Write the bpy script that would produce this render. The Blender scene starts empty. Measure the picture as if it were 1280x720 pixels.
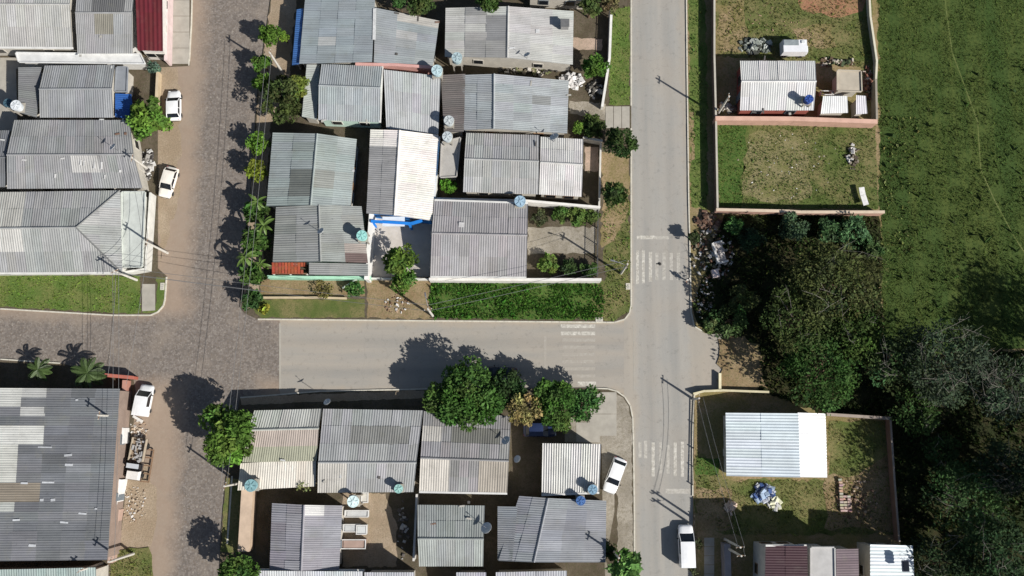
import bpy, math, random
import numpy as np
from mathutils import Vector, Matrix
random.seed(7); RNG = np.random.default_rng(7)
S = bpy.context.scene; COL = S.collection
# ---------------------------------------------------------------- camera
TILT = math.radians(9.0); DIST = 110.0; FPX = 1100.0
CAM = Vector((0, -DIST*math.sin(TILT), DIST*math.cos(TILT)))
cd = bpy.data.cameras.new('camera'); cam = bpy.data.objects.new('camera', cd); COL.objects.link(cam)
cam.location = CAM; cam.rotation_euler = (TILT, 0, 0)
cd.sensor_width = 36; cd.lens = 36*FPX/1280; cd.clip_end = 2000
S.camera = cam
# ---------------------------------------------------------------- light
SUN_EL = math.radians(36); SUN_AZ = math.atan2(0.83, -0.55)      # from north (+y) towards east (+x)
w = bpy.data.worlds.new('World'); S.world = w; w.use_nodes = True
nt = w.node_tree; sky = nt.nodes.new('ShaderNodeTexSky'); sky.sky_type = 'NISHITA'; sky.sun_disc = False
sky.sun_elevation = SUN_EL; sky.sun_rotation = SUN_AZ
bg = nt.nodes['Background']; nt.links.new(sky.outputs[0], bg.inputs[0]); bg.inputs[1].default_value = 0.06
sl = bpy.data.lights.new('sun', 'SUN'); sl.energy = 5.0; sl.angle = math.radians(0.5); sl.color = (1, 0.968, 0.92)
so = bpy.data.objects.new('sun', sl); COL.objects.link(so); so.location = (60, -40, 80)
sd = Vector((math.sin(SUN_AZ)*math.cos(SUN_EL), math.cos(SUN_AZ)*math.cos(SUN_EL), math.sin(SUN_EL)))
so.rotation_euler = sd.to_track_quat('Z', 'Y').to_euler()
S.view_settings.view_transform = 'Standard'; S.view_settings.look = 'None'
S.view_settings.exposure = 0.30; S.view_settings.gamma = 1
# ---------------------------------------------------------------- helpers
CT, ST = math.cos(TILT), math.sin(TILT)
def G(px, py, z=0.12):
    "point of the place at height z seen at photo pixel px, py"
    x = (px-640)/FPX; y = (360-py)/FPX
    d = Vector((x, y*CT+ST, y*ST-CT)); t = (z-CAM.z)/d.z
    return CAM + d*t
def lin(c):
    return tuple((v/255/12.92 if v <= 10 else ((v/255+0.055)/1.055)**2.4) for v in c)
def alb(c, k=0.85):
    return tuple(min(0.82, v*k) for v in lin(c))
def tag(o, label=None, cat=None, group=None, kind=None):
    for k, v in (('label', label), ('category', cat), ('group', group), ('kind', kind)):
        if v: o[k] = v
    return o
def empty(name, loc=(0, 0, 0), rz=0.0, label=None, cat=None, group=None, kind=None):
    o = bpy.data.objects.new(name, None); COL.objects.link(o)
    o.location = loc; o.rotation_euler = (0, 0, rz); o.empty_display_size = .3
    return tag(o, label, cat, group, kind)
class MB:
    def __init__(s): s.v = []; s.f = []
    def add(s, vs, fs):
        n = len(s.v); s.v += [tuple(p) for p in vs]; s.f += [tuple(n+i for i in f) for f in fs]; return s
    def box(s, c, d, rz=0.0, taper=1.0):
        cx, cy, cz = c; a, b, h = d[0]/2, d[1]/2, d[2]/2; co, si = math.cos(rz), math.sin(rz); vs = []
        for z, t in ((-h, 1), (h, taper)):
            for x, y in ((-a, -b), (a, -b), (a, b), (-a, b)):
                x *= t; y *= t; vs.append((cx+x*co-y*si, cy+x*si+y*co, cz+z))
        return s.add(vs, [(3, 2, 1, 0), (4, 5, 6, 7), (0, 1, 5, 4), (1, 2, 6, 5), (2, 3, 7, 6), (3, 0, 4, 7)])
    def hexa(s, lo, hi):
        return s.add(list(lo)+list(hi), [(3, 2, 1, 0), (4, 5, 6, 7), (0, 1, 5, 4), (1, 2, 6, 5), (2, 3, 7, 6), (3, 0, 4, 7)])
    def prism(s, pts, z0, z1):
        n = len(pts)
        ar = sum(pts[i][0]*pts[(i+1) % n][1]-pts[(i+1) % n][0]*pts[i][1] for i in range(n))
        if ar < 0: pts = pts[::-1]
        vs = [(p[0], p[1], z0) for p in pts]+[(p[0], p[1], z1) for p in pts]
        return s.add(vs, [tuple(range(n-1, -1, -1)), tuple(range(n, 2*n))]+[(i, (i+1) % n, n+(i+1) % n, n+i) for i in range(n)])
    def beam(s, p, q, w, h):
        "box bar from p to q, w wide, h high (z up)"
        p = Vector(p); q = Vector(q); d = (q-p); d.z = 0
        if d.length < 1e-6: d = Vector((1, 0, 0))
        n = Vector((-d.y, d.x, 0)).normalized()*(w/2); u = Vector((0, 0, h))
        return s.hexa([p-n, q-n, q+n, p+n], [p-n+u, q-n+u, q+n+u, p+n+u])
    def tube(s, pts, rs, n=6):
        pts = [Vector(p) for p in pts]
        if not isinstance(rs, (list, tuple)): rs = [rs]*len(pts)
        base = len(s.v); d0 = (pts[-1]-pts[0]).normalized()
        ref = Vector((1, 0, 0)) if abs(d0.x) < .8 else Vector((0, 1, 0))
        a = d0.cross(ref).normalized(); b = d0.cross(a).normalized(); vs = []
        for p, r in zip(pts, rs):
            for k in range(n):
                t = 2*math.pi*k/n; vs.append(p+a*(r*math.cos(t))+b*(r*math.sin(t)))
        fs = [tuple(range(n)), tuple(range(len(pts)*n-1, len(pts)*n-n-1, -1))]
        for i in range(len(pts)-1):
            for k in range(n): fs.append((i*n+k, i*n+(k+1) % n, (i+1)*n+(k+1) % n, (i+1)*n+k))
        return s.add(vs, fs)
    def lathe(s, prof, c=(0, 0, 0), n=14):
        vs = []; fs = []
        for r, z in prof:
            for k in range(n):
                t = 2*math.pi*k/n; vs.append((c[0]+r*math.cos(t), c[1]+r*math.sin(t), c[2]+z))
        for i in range(len(prof)-1):
            for k in range(n): fs.append((i*n+k, i*n+(k+1) % n, (i+1)*n+(k+1) % n, (i+1)*n+k))
        fs += [tuple(range(n-1, -1, -1)), tuple(range((len(prof)-1)*n, len(prof)*n))]
        return s.add(vs, fs)
    def build(s, name, mat, parent=None, color=None, smooth=False, off=None):
        me = bpy.data.meshes.new(name); o = off
        if parent is not None and o is None: o = wloc(parent)
        v = s.v if o is None else [(x-o[0], y-o[1], z-o[2]) for x, y, z in s.v]
        me.from_pydata(v, [], s.f); me.materials.append(mat)
        if smooth: me.polygons.foreach_set('use_smooth', [True]*len(me.polygons))
        return link(name, me, parent, color)
def wloc(o):
    p = Vector((0, 0, 0))
    while o is not None: p = p + o.location; o = o.parent
    return p
LOCAL = (0, 0, 0)
def link(name, me, parent=None, color=None):
    ob = bpy.data.objects.new(name, me); COL.objects.link(ob)
    if parent is not None: ob.parent = parent
    if color: ob.color = (*color, 1)
    return ob
KIDS = {}
def kids(o):
    return [c for c in COL.objects if c.parent == o]
def copy_tree(o, parent=None):
    c = o.copy(); COL.objects.link(c)
    if parent is not None: c.parent = parent
    for ch in o.children: copy_tree(ch, c)
    return c
def kind_color(root, name, rgb):
    for c in root.children_recursive:
        if c.name.split('.')[0] in name: c.color = (*rgb, 1)
# ---------------------------------------------------------------- materials
def nodes(name, rough=0.85, spec=0.25):
    m = bpy.data.materials.new(name); m.use_nodes = True; t = m.node_tree
    b = t.nodes['Principled BSDF']; b.inputs['Roughness'].default_value = rough
    b.inputs['Specular IOR Level'].default_value = spec
    return m, t, b
def N(t, kind, **kw):
    n = t.nodes.new(kind)
    for k, v in kw.items():
        if k.startswith('i_'): n.inputs[k[2:].replace('_', ' ')].default_value = v
        else: setattr(n, k, v)
    return n
def noise(t, scale, detail=4, rough=.6, vec=None, sc=None):
    n = N(t, 'ShaderNodeTexNoise'); n.inputs['Scale'].default_value = scale; n.inputs['Detail'].default_value = detail
    n.inputs['Roughness'].default_value = rough
    g = N(t, 'ShaderNodeNewGeometry') if vec is None else None
    src = g.outputs['Position'] if g else vec
    if sc:
        mp = N(t, 'ShaderNodeMapping'); mp.inputs['Scale'].default_value = sc; t.links.new(src, mp.inputs[0]); src = mp.outputs[0]
    t.links.new(src, n.inputs['Vector']); return n.outputs['Fac']
def ramp(t, fac, stops):
    r = N(t, 'ShaderNodeValToRGB'); e = r.color_ramp.elements
    while len(e) < len(stops): e.new(.5)
    for x, (p, c) in zip(e, stops):
        x.position = p; x.color = (c, c, c, 1) if not isinstance(c, tuple) else (*c[:3], 1)
    t.links.new(fac, r.inputs[0]); return r.outputs[0]
def mix(t, fac, a, b, mode='MIX'):
    m = N(t, 'ShaderNodeMix', data_type='RGBA', blend_type=mode)
    for i, v in ((0, fac), (6, a), (7, b)):
        if isinstance(v, (int, float)): m.inputs[i].default_value = v if i == 0 else (v, v, v, 1)
        elif isinstance(v, tuple): m.inputs[i].default_value = (*v[:3], 1)
        else: t.links.new(v, m.inputs[i])
    return m.outputs[2]
def bump(t, b, h, strength=.4, dist=.05):
    n = N(t, 'ShaderNodeBump'); n.inputs['Strength'].default_value = strength; n.inputs['Distance'].default_value = dist
    t.links.new(h, n.inputs['Height']); t.links.new(n.outputs[0], b.inputs['Normal'])
def simple(name, c, rough=.8, var=.25, scale=1.5, spec=.25, metal=0.0, bmp=0.0):
    m, t, b = nodes(name, rough, spec); b.inputs['Metallic'].default_value = metal
    f = ramp(t, noise(t, scale, 6, .65), [(.25, 1-var), (.75, 1+var*.6)])
    t.links.new(mix(t, 1.0, c, f, 'MULTIPLY'), b.inputs['Base Color'])
    if bmp: bump(t, b, noise(t, scale*8, 3), bmp, .03)
    return m
def objcol(name, rough=.6, var=.2, spec=.3, scale=1.2):
    "base colour = the object's own colour, weathered"
    m, t, b = nodes(name, rough, spec); oi = N(t, 'ShaderNodeObjectInfo')
    f = ramp(t, noise(t, scale, 6, .65), [(.25, 1-var), (.75, 1+var*.5)])
    t.links.new(mix(t, 1.0, oi.outputs['Color'], f, 'MULTIPLY'), b.inputs['Base Color']); return m
def roofmat(name, sc, rough, spec, grime):
    m, t, b = nodes(name, rough, spec); oi = N(t, 'ShaderNodeObjectInfo')
    g = N(t, 'ShaderNodeNewGeometry')
    big = ramp(t, noise(t, .35, 4), [(.3, .86), (.7, 1.08)])
    streak = ramp(t, noise(t, 1.0, 5, .7, g.outputs['Position'], sc), [(.3, 1-grime*.75), (.62, 1.02)])
    spot = ramp(t, noise(t, 3.2, 6, .75), [(.30, 1-grime*1.4), (.42, 1.0)])
    c = mix(t, 1.0, oi.outputs['Color'], big, 'MULTIPLY'); c = mix(t, 1.0, c, streak, 'MULTIPLY'); c = mix(t, 1.0, c, spot, 'MULTIPLY')
    c = mix(t, ramp(t, noise(t, .8, 6, .7), [(.54, 0.0), (.70, grime*1.1)]), c, (.19, .185, .14))
    t.links.new(c, b.inputs['Base Color']); bump(t, b, noise(t, 14, 3), .25, .02); return m
M = {}
M['roof_EW'] = roofmat('fibre_cement_ew', (2.6, .22, 1), .85, .15, .24)     # slopes run north-south
M['roof_NS'] = roofmat('fibre_cement_ns', (.22, 2.6, 1), .85, .15, .24)
M['metal_EW'] = roofmat('roof_metal_ew', (2.2, .2, 1), .5, .35, .10)
M['metal_NS'] = roofmat('roof_metal_ns', (.2, 2.2, 1), .5, .35, .10)
M['wall'] = objcol('plaster', .9, .22, .2, .9)
M['paint'] = objcol('car_paint', .28, .12, .5, 1.1)
M['obj'] = objcol('weathered', .7, .28, .3, 2.5)
M['glass'] = simple('dark_glass', (.012, .014, .018), .12, .1, spec=.5)
M['tyre'] = simple('tyre_rubber', (.02, .02, .02), .9)
M['steel'] = simple('grey_steel', (.35, .35, .36), .4, metal=.7)
M['lamp_red'] = simple('red_lens', (.35, .02, .02), .3)
M['lamp_clear'] = simple('clear_lens', (.7, .7, .68), .2)
M['concrete'] = simple('concrete', alb((178, 172, 160)), .9, .22, .8, bmp=.2)
M['kerb'] = simple('kerb_concrete', alb((214, 208, 192)), .9, .25, 1.6, bmp=.2)
M['pole'] = simple('pole_concrete', alb((205, 200, 190)), .85, .15, 2)
M['wood'] = simple('old_wood', alb((140, 112, 88)), .85, .35, 3)
M['bark'] = simple('bark', alb((110, 92, 74)), .95, .35, 5, bmp=.4)
M['cable'] = simple('cable_grey', (.16, .16, .16), .6)
M['soil'] = simple('bare_soil', alb((168, 140, 112)), .95, .3, .7, bmp=.3)
def ground_mat(name, cols, scale=.35, fine=4.0, b_=.5, stretch=None):
    "patchy ground: three soil / turf colours mixed by noise at two scales"
    m, t, b = nodes(name, .95, .1); a, c, d = [alb(x) for x in cols]
    f1 = noise(t, scale, 7, .62, None, stretch); f2 = noise(t, fine, 5, .7)
    col = mix(t, ramp(t, f1, [(.40, 0.0), (.58, 1.0)]), a, c)
    col = mix(t, ramp(t, f2, [(.46, 0.0), (.66, .8)]), col, d)
    col = mix(t, 1.0, col, ramp(t, noise(t, 9, 3, .7), [(.3, .72), (.7, 1.22)]), 'MULTIPLY')
    t.links.new(col, b.inputs['Base Color']); bump(t, b, noise(t, 5, 5, .75), b_, .12); return m
def asphalt(name, c, c2, stretch, axis, mid, half):
    m, t, b = nodes(name, .85, .3)
    f = noise(t, .5, 6, .6, None, stretch)
    col = mix(t, ramp(t, f, [(.35, 0.0), (.65, 1.0)]), alb(c), alb(c2))
    col = mix(t, ramp(t, noise(t, .16, 3, .5), [(.45, 0.0), (.75, .45)]), col, alb((176, 165, 150)))
    col = mix(t, 1.0, col, ramp(t, noise(t, 22, 2, .8), [(.3, .88), (.7, 1.1)]), 'MULTIPLY')
    v = N(t, 'ShaderNodeTexVoronoi', feature='DISTANCE_TO_EDGE'); g = N(t, 'ShaderNodeNewGeometry')
    d = N(t, 'ShaderNodeVectorMath', operation='ADD'); nn = N(t, 'ShaderNodeTexNoise'); nn.inputs['Scale'].default_value = .6
    t.links.new(g.outputs['Position'], nn.inputs['Vector']); t.links.new(g.outputs['Position'], d.inputs[0]); t.links.new(nn.outputs['Color'], d.inputs[1])
    t.links.new(d.outputs[0], v.inputs['Vector']); v.inputs['Scale'].default_value = .22
    crack = ramp(t, v.outputs['Distance'], [(.0, .92), (.008, 1.0)])
    col = mix(t, 1.0, col, crack, 'MULTIPLY')
    sx = N(t, 'ShaderNodeSeparateXYZ'); t.links.new(g.outputs['Position'], sx.inputs[0])     # sand swept to the road edges
    def mm(op, a, q):
        n = N(t, 'ShaderNodeMath', operation=op); t.links.new(a, n.inputs[0])
        if isinstance(q, float): n.inputs[1].default_value = q
        else: t.links.new(q, n.inputs[1])
        return n.outputs[0]
    e = mm('ABSOLUTE', mm('SUBTRACT', sx.outputs[axis], mid), 0.0); e = mm('ADD', e, mm('MULTIPLY', mm('SUBTRACT', noise(t, .5, 6, .7), .5), 2.2))
    col = mix(t, ramp(t, mm('DIVIDE', e, half), [(.80, 0.0), (1.08, .5 if axis else .3)]), col, alb((180, 164, 142)))
    tr = mm('ABSOLUTE', mm('SUBTRACT', mm('ABSOLUTE', mm('SUBTRACT', sx.outputs[axis], mid), 0.0), half*.42), 0.0)
    col = mix(t, 1.0, col, ramp(t, tr, [(.15, .93), (.9, 1.0)]), 'MULTIPLY')
    col = mix(t, 1.0, col, ramp(t, noise(t, 1.3, 5, .75), [(.34, .84), (.44, 1.0)]), 'MULTIPLY')
    t.links.new(col, b.inputs['Base Color']); bump(t, b, noise(t, 30, 2), .15, .02); return m
M['asphalt_EW'] = asphalt('asphalt_ew', (172, 164, 152), (160, 156, 148), (.12, 1.6, 1), 1, -8.6, 4.4)
M['asphalt_NS'] = asphalt('asphalt_ns', (172, 167, 158), (160, 158, 152), (1.6, .1, 1), 0, 18.6, 3.7)
def cobble():
    m, t, b = nodes('cobbled_street', .9, .2); g = N(t, 'ShaderNodeNewGeometry')
    v = N(t, 'ShaderNodeTexVoronoi'); v.inputs['Scale'].default_value = 4.6; v.inputs['Randomness'].default_value = .75
    t.links.new(g.outputs['Position'], v.inputs['Vector'])
    e = N(t, 'ShaderNodeTexVoronoi', feature='DISTANCE_TO_EDGE'); e.inputs['Scale'].default_value = 4.6; e.inputs['Randomness'].default_value = .75
    t.links.new(g.outputs['Position'], e.inputs['Vector'])
    sep = N(t, 'ShaderNodeSeparateColor'); t.links.new(v.outputs['Color'], sep.inputs[0])
    stone = ramp(t, sep.outputs[0], [(.0, alb((112, 105, 99))), (.55, alb((134, 126, 119))), (.97, alb((146, 138, 130))), (.998, alb((158, 150, 140)))])
    col = mix(t, ramp(t, e.outputs['Distance'], [(.0, 1.0), (.09, 0.0)]), stone, alb((122, 110, 98)))
    sx = N(t, 'ShaderNodeSeparateXYZ'); t.links.new(g.outputs['Position'], sx.inputs[0])
    def m2(op, a, b2):
        n = N(t, 'ShaderNodeMath', operation=op)
        for i, q in ((0, a), (1, b2)):
            if isinstance(q, float): n.inputs[i].default_value = q
            else: t.links.new(q, n.inputs[i])
        return n.outputs[0]
    dx = m2('ABSOLUTE', m2('ADD', sx.outputs[0], 35.6), 0.0)
    wob = m2('MULTIPLY', m2('SUBTRACT', noise(t, .3, 5, .65), .5), 3.4)
    gy = m2('ABSOLUTE', m2('ADD', sx.outputs[1], 7.6), 0.0); dx = m2('MINIMUM', dx, m2('ADD', gy, 0.6))
    shoulder = ramp(t, m2('DIVIDE', m2('ADD', dx, wob), 9.0), [(.40, 0.0), (.66, .8)])
    dust = mix(t, noise(t, .8, 6, .7), alb((158, 138, 119)), alb((178, 158, 138)))
    col = mix(t, shoulder, col, dust)
    dust2 = ramp(t, noise(t, .2, 7, .68), [(.50, 0.0), (.72, .6)])
    col = mix(t, dust2, col, alb((158, 145, 130)))
    t.links.new(col, b.inputs['Base Color']); bump(t, b, e.outputs['Distance'], .14, .03); return m
M['cobble'] = cobble()
def worn(name, c, under, lo, hi):
    m, t, b = nodes(name, .8, .25)
    f = ramp(t, noise(t, 2.5, 7, .75), [(lo, 0.0), (hi, 1.0)])
    t.links.new(mix(t, f, alb(under), alb(c)), b.inputs['Base Color']); return m
M['line'] = worn('worn_white_paint', (226, 222, 210), (172, 166, 155), .41, .66)
M['line_faint'] = worn('faded_white_paint', (206, 201, 190), (168, 163, 153), .40, .66)
M['line_ghost'] = worn('almost_gone_white_paint', (196, 190, 179), (170, 163, 152), .48, .80)
M['g_bare'] = ground_mat('thin_lot_grass', ((138, 131, 94), (116, 117, 70), (154, 140, 106)), .5)
M['g_verge'] = ground_mat('verge_turf', ((96, 118, 58), (118, 124, 72), (84, 104, 50)))
M['g_lush'] = ground_mat('lush_turf', ((62, 92, 40), (80, 108, 50), (112, 116, 66)))
M['g_dry'] = ground_mat('dry_turf', ((96, 108, 58), (132, 124, 84), (82, 98, 50)), .25)
M['g_tan'] = ground_mat('bare_tan_ground', ((164, 142, 112), (138, 126, 86), (118, 112, 66)), .22)
M['g_field'] = ground_mat('meadow_turf', ((68, 88, 44), (86, 98, 50), (58, 76, 38)), .12, 2.2, .3, (2.6, .2, 1))
M['g_wood'] = ground_mat('woodland_floor', ((50, 58, 34), (64, 60, 40), (42, 52, 28)), .3)
M['g_yard'] = ground_mat('shade_toned_yard_earth', ((108, 98, 84), (92, 82, 68), (84, 82, 60)), .4)  # earth colours lowered so the shade in the yards comes out deeper
M['g_dust'] = ground_mat('street_dust', ((176, 158, 136), (164, 145, 122), (150, 136, 112)), .4)
M['g_cement'] = ground_mat('cement_yard', ((172, 164, 150), (150, 142, 128), (136, 128, 110)), .35, 3, .2)
M['g_brown'] = ground_mat('red_brown_earth', ((144, 122, 92), (160, 140, 110), (122, 116, 78)), .4)
M['g_pink'] = ground_mat('pink_cement', ((196, 172, 154), (180, 158, 140), (160, 146, 128)), .4, 3, .15)
M['g_red'] = ground_mat('red_clay', ((172, 124, 98), (166, 128, 98), (128, 116, 76)), .5)
M['pale_cement'] = simple('pale_cement', alb((206, 198, 188)), .9, .2, .9, bmp=.15)
M['g_path'] = ground_mat('path_earth', ((120, 126, 78), (104, 114, 64), (96, 108, 58)), .5)
def leafmat(name):
    m, t, b = nodes(name, .75, .06); a = N(t, 'ShaderNodeAttribute', attribute_name='tint')
    t.links.new(a.outputs['Color'], b.inputs['Base Color'])
    tr = N(t, 'ShaderNodeBsdfTranslucent'); t.links.new(a.outputs['Color'], tr.inputs[0])
    mx = N(t, 'ShaderNodeMixShader'); mx.inputs[0].default_value = .22
    t.links.new(b.outputs[0], mx.inputs[1]); t.links.new(tr.outputs[0], mx.inputs[2])
    t.links.new(mx.outputs[0], t.nodes['Material Output'].inputs[0]); return m
M['leaf'] = leafmat('leaf')
def leafcol(name, c):
    m = simple(name, alb(c), .5, .3, 2.0, .3); return m
M['banana'] = leafcol('banana_leaf', (92, 116, 52)); M['palm'] = leafcol('palm_frond', (78, 98, 54))
# ---------------------------------------------------------------- the ground, streets, kerbs
def pxpoly(pts, z=.12):
    return [G(x, y, z) for x, y in pts]
def rough_edge(pts, step=.45, amp=.16):
    out = []
    for i in range(len(pts)):
        a, b = Vector(pts[i][:2]), Vector(pts[(i+1) % len(pts)][:2]); n = max(1, int((b-a).length/step))
        for k in range(n):
            p = a.lerp(b, k/n)
            if k: p = p+Vector((random.uniform(-amp, amp), random.uniform(-amp, amp)))
            out.append((p.x, p.y))
    return out
def sheet(name, pts, z, mat, jag=0.0):
    p = pxpoly(pts, z)
    p = rough_edge(p, max(.45, jag*2.4), jag) if jag else [(q.x, q.y) for q in p]
    ar = sum(p[i][0]*p[(i+1) % len(p)][1]-p[(i+1) % len(p)][0]*p[i][1] for i in range(len(p)))
    if ar < 0: p = p[::-1]
    m = MB(); m.add([(x, y, z) for x, y in p], [tuple(range(len(p)))])
    return tag(m.build(name, mat), kind='structure')
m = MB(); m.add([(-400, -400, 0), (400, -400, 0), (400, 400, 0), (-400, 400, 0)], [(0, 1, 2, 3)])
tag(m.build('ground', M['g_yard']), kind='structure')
sheet('cobbled_street', [(-400, 380), (190, 380), (190, -420), (345, -420), (345, 380), (350, 395), (350, 492), (320, 520), (320, 1100), (140, 1100), (140, 500), (-400, 500)], .004, M['cobble'])
sheet('asphalt_road', [(350, 390), (800, 390), (800, 500), (350, 498)], .008, M['asphalt_EW'])
sheet('asphalt_road', [(780, -420), (868, -420), (874, 395), (902, 410), (904, 492), (872, 500), (872, 1100), (780, 1100)], .012, M['asphalt_NS'])
def block(name, pts, mat, z1=.12):
    m = MB(); m.prism([(p.x, p.y) for p in pxpoly(pts, z1)], -.08, z1)
    return tag(m.build(name, mat), kind='structure')
BA = [(-400, 376), (0, 386), (140, 394), (188, 394), (200, 388), (206, 376), (208, 345), (197, 335), (197, 84), (237, 82), (240, 0), (244, -420), (-400, -420)]
BB = [(345, -420), (338, 0), (322, 110), (312, 250), (302, 330), (300, 384), (306, 392), (322, 399), (540, 401), (768, 403), (781, 399), (788, 388), (789, 360), (789, 0), (789, -420)]
BC = [(-400, 470), (0, 449), (75, 454), (130, 468), (166, 470), (170, 500), (158, 600), (146, 720), (120, 1100), (-400, 1100)]
BD = [(300, 497), (340, 494), (400, 489), (500, 487), (735, 485), (760, 486), (778, 492), (789, 508), (792, 535), (793, 720), (795, 1100), (268, 1100), (275, 680), (282, 600), (292, 540)]
BE = [(858, -420), (858, 0), (861, 250), (864, 390), (868, 408), (880, 416), (905, 418), (905, 487), (880, 488), (868, 494), (866, 520), (867, 720), (869, 1100), (1900, 1100), (1900, -420)]
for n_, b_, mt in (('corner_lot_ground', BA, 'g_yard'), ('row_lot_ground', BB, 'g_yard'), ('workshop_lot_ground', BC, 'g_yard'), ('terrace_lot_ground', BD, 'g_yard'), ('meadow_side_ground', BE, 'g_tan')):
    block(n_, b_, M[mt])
def kerb(pts, w=.16, z=.15, mat='kerb'):
    P = pxpoly(pts, z); m = MB()
    for a, b in zip(P, P[1:]):
        n = max(1, round((b-a).length/1.0))
        for k in range(n):
            p, q = a.lerp(b, k/n), a.lerp(b, (k+1)/n); d = (q-p)*.012
            dz = random.uniform(-.012, .008)
            m.beam((p+d).xy.to_3d(), (q-d).xy.to_3d(), w, z+dz)
    return tag(m.build('kerb', M[mat]), kind='structure')
kerb([(0, 386), (70, 390), (140, 394), (188, 394), (197, 390), (204, 382), (206, 374), (208, 346)])
kerb([(322, 399), (430, 400), (540, 401), (660, 402), (768, 403), (781, 399), (787, 391), (789, 382), (789, 300), (789, 160)])
kerb([(789, 132), (789, 0), (789, -40)])
kerb([(858, -20), (859, 90), (861, 250), (863, 330), (864, 390), (868, 408), (880, 415)])
kerb([(735, 485), (760, 486), (771, 489), (781, 496), (788, 507), (791, 522), (792, 560), (793, 640), (793, 740)])
kerb([(905, 487), (880, 488), (868, 494), (866, 540), (866, 620)])
kerb([(240, -10), (239, 30), (236, 82)]); kerb([(300, 497), (340, 494), (400, 489), (500, 487), (535, 486)])
kerb([(290, 595), (284, 680)], .2); kerb([(0, 449), (75, 454)])
m = MB(); m.beam(G(350, 404, 0), G(350, 488, 0), .22, .022); tag(m.build('concrete_seam', M['concrete']), kind='structure')
m = MB(); m.beam(G(792, 404, 0), G(792.5, 490, 0), .09, .022); tag(m.build('gutter_strip', M['concrete']), kind='structure')
# worn crosswalk paint: each bar lies on the asphalt as a sheet of its own
def stripes(label, rects, z):
    e = empty('crosswalk', G(rects[0][0], rects[0][1], 0)); tag(e, kind='structure')
    for x0, y0, x1, y1, mt in rects:
        p = pxpoly([(x0, y1), (x1, y1), (x1, y0), (x0, y0)], z); m = MB(); m.add(p, [(0, 1, 2, 3)])
        m.build('stripe', M[mt], e)
stripes('a', [(701, 405.5, 744, 410, 'line'), (701, 414.5, 744, 419, 'line')]+[(703, y, 744, y+4, 'line_ghost') for y in (423, 432, 441, 450, 459, 468)]+[(722, 477, 745, 482, 'line')], .014)
stripes('b', [(795, 313, 798.6, 355, 'line'), (802.4, 313, 806, 354, 'line'), (811, 315, 815, 352, 'line')]+[(x, 316, x+4, 350, 'line_faint') for x in (819, 828, 837, 846)]+[(796, 294.5, 818, 299, 'line'), (818, 295, 836, 299, 'line_faint')], .018)
stripes('c', [(798, 552, 802, 572, 'line_faint'), (805, 551, 809, 573, 'line_faint'), (814.5, 553, 818.5, 596, 'line'), (824, 553, 827.5, 592, 'line_faint'), (833, 556, 837, 592, 'line_faint'), (842, 553, 846, 595, 'line'), (851, 552, 855, 596, 'line'), (860, 554, 863, 594, 'line')]+[(832, 611, 864, 617, 'line_faint')], .018)
sheet('faded_edge_line', [(680, 420), (683, 420), (683, 462), (680, 462)], .014, M['line_ghost'])
# surfaces of the lots
def patch(name, pts, layer, mt, jag=.14): return sheet(name, pts, .12+.004*layer, M[mt], jag)
V1 = [(-60, 344), (175, 345), (176, 391), (140, 391), (0, 383), (-60, 381)]; patch('verge_grass_bed', V1, 1, 'g_verge')
patch('verge_grass_bed', [(196, 346), (207, 347), (205, 376), (199, 387), (190, 391), (178, 391), (178, 388), (195, 387)], 1, 'g_verge')
sheet('concrete_pad', [(177.5, 355), (194, 355), (194, 388), (177.5, 389)], .16, M['concrete'])
sheet('yard_paving', [(-60, 72), (190, 72), (182, 84), (20, 86), (22, 164), (-60, 164)], .126, M['concrete'])
V2 = [(540, 352), (752, 352), (757, 376), (752, 399), (543, 398), (536, 376)]; patch('corner_grass_bed', V2, 2, 'g_lush', .25)
V3 = [(763, 10), (787, 8), (787, 131), (761, 131)]; patch('verge_grass_bed', V3, 1, 'g_verge')
V4 = [(755, 262), (787, 240), (787, 390), (768, 401), (752, 399), (756, 350)]; patch('verge_grass_bed', V4, 1, 'g_dry', .3)
patch('trodden_verge', [(752, 190), (787, 190), (787, 262), (770, 300), (752, 310)], 2, 'g_tan', .3)
patch('trodden_corner', [(738, 352), (770, 352), (784, 380), (770, 398), (742, 398)], 3, 'g_dry', .4)
m = MB()
for i in range(3):
    a = [(757+i*10.2, 133), (766.6+i*10.2, 133), (766.6+i*10.2, 160), (757+i*10.2, 160)]
    m.prism([(p.x, p.y) for p in pxpoly(a, .14)], .1, .15)
tag(m.build('concrete_driveway', M['concrete']), kind='structure')
def slabs(name, x0, y0, x1, y1, nx, ny, mt='concrete', z=.145, jit=.01):
    e = empty(name, G((x0+x1)/2, (y0+y1)/2, .12)); tag(e, kind='structure')
    for i in range(nx):
        for j in range(ny):
            xa, xb = x0+(x1-x0)*i/nx, x0+(x1-x0)*(i+1)/nx; ya, yb = y0+(y1-y0)*j/ny, y0+(y1-y0)*(j+1)/ny
            P = pxpoly([(xa+.25, yb-.25), (xb-.25, yb-.25), (xb-.25, ya+.25), (xa+.25, ya+.25)], z); m = MB()
            m.prism([(p.x, p.y) for p in P], .1, z+random.uniform(-jit, jit)); m.build('paving_slab', M[mt], e)
slabs('pavement', 212, -20, 237, 80, 1, 5)
patch('cement_yard', [(660, 284), (745, 284), (744, 316), (660, 318)], 1, 'g_cement', .15)
slabs('pavement', 737, 490, 771, 545, 1, 2); slabs('pavement', 720, 528, 750, 553, 1, 1)
slabs('pavement', 880, 672, 893, 740, 1, 6)
patch('trodden_corner', [(769, 492), (779, 497), (786, 508), (790, 530), (791, 740), (772, 740), (772, 620), (752, 560)], 2, 'g_cement', .1)
patch('cement_forecourt', [(706, 522), (752, 520), (768, 560), (768, 640), (757, 700), (772, 740), (757, 740), (753, 620), (752, 556), (706, 552)], 1, 'g_cement', .0)
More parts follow.
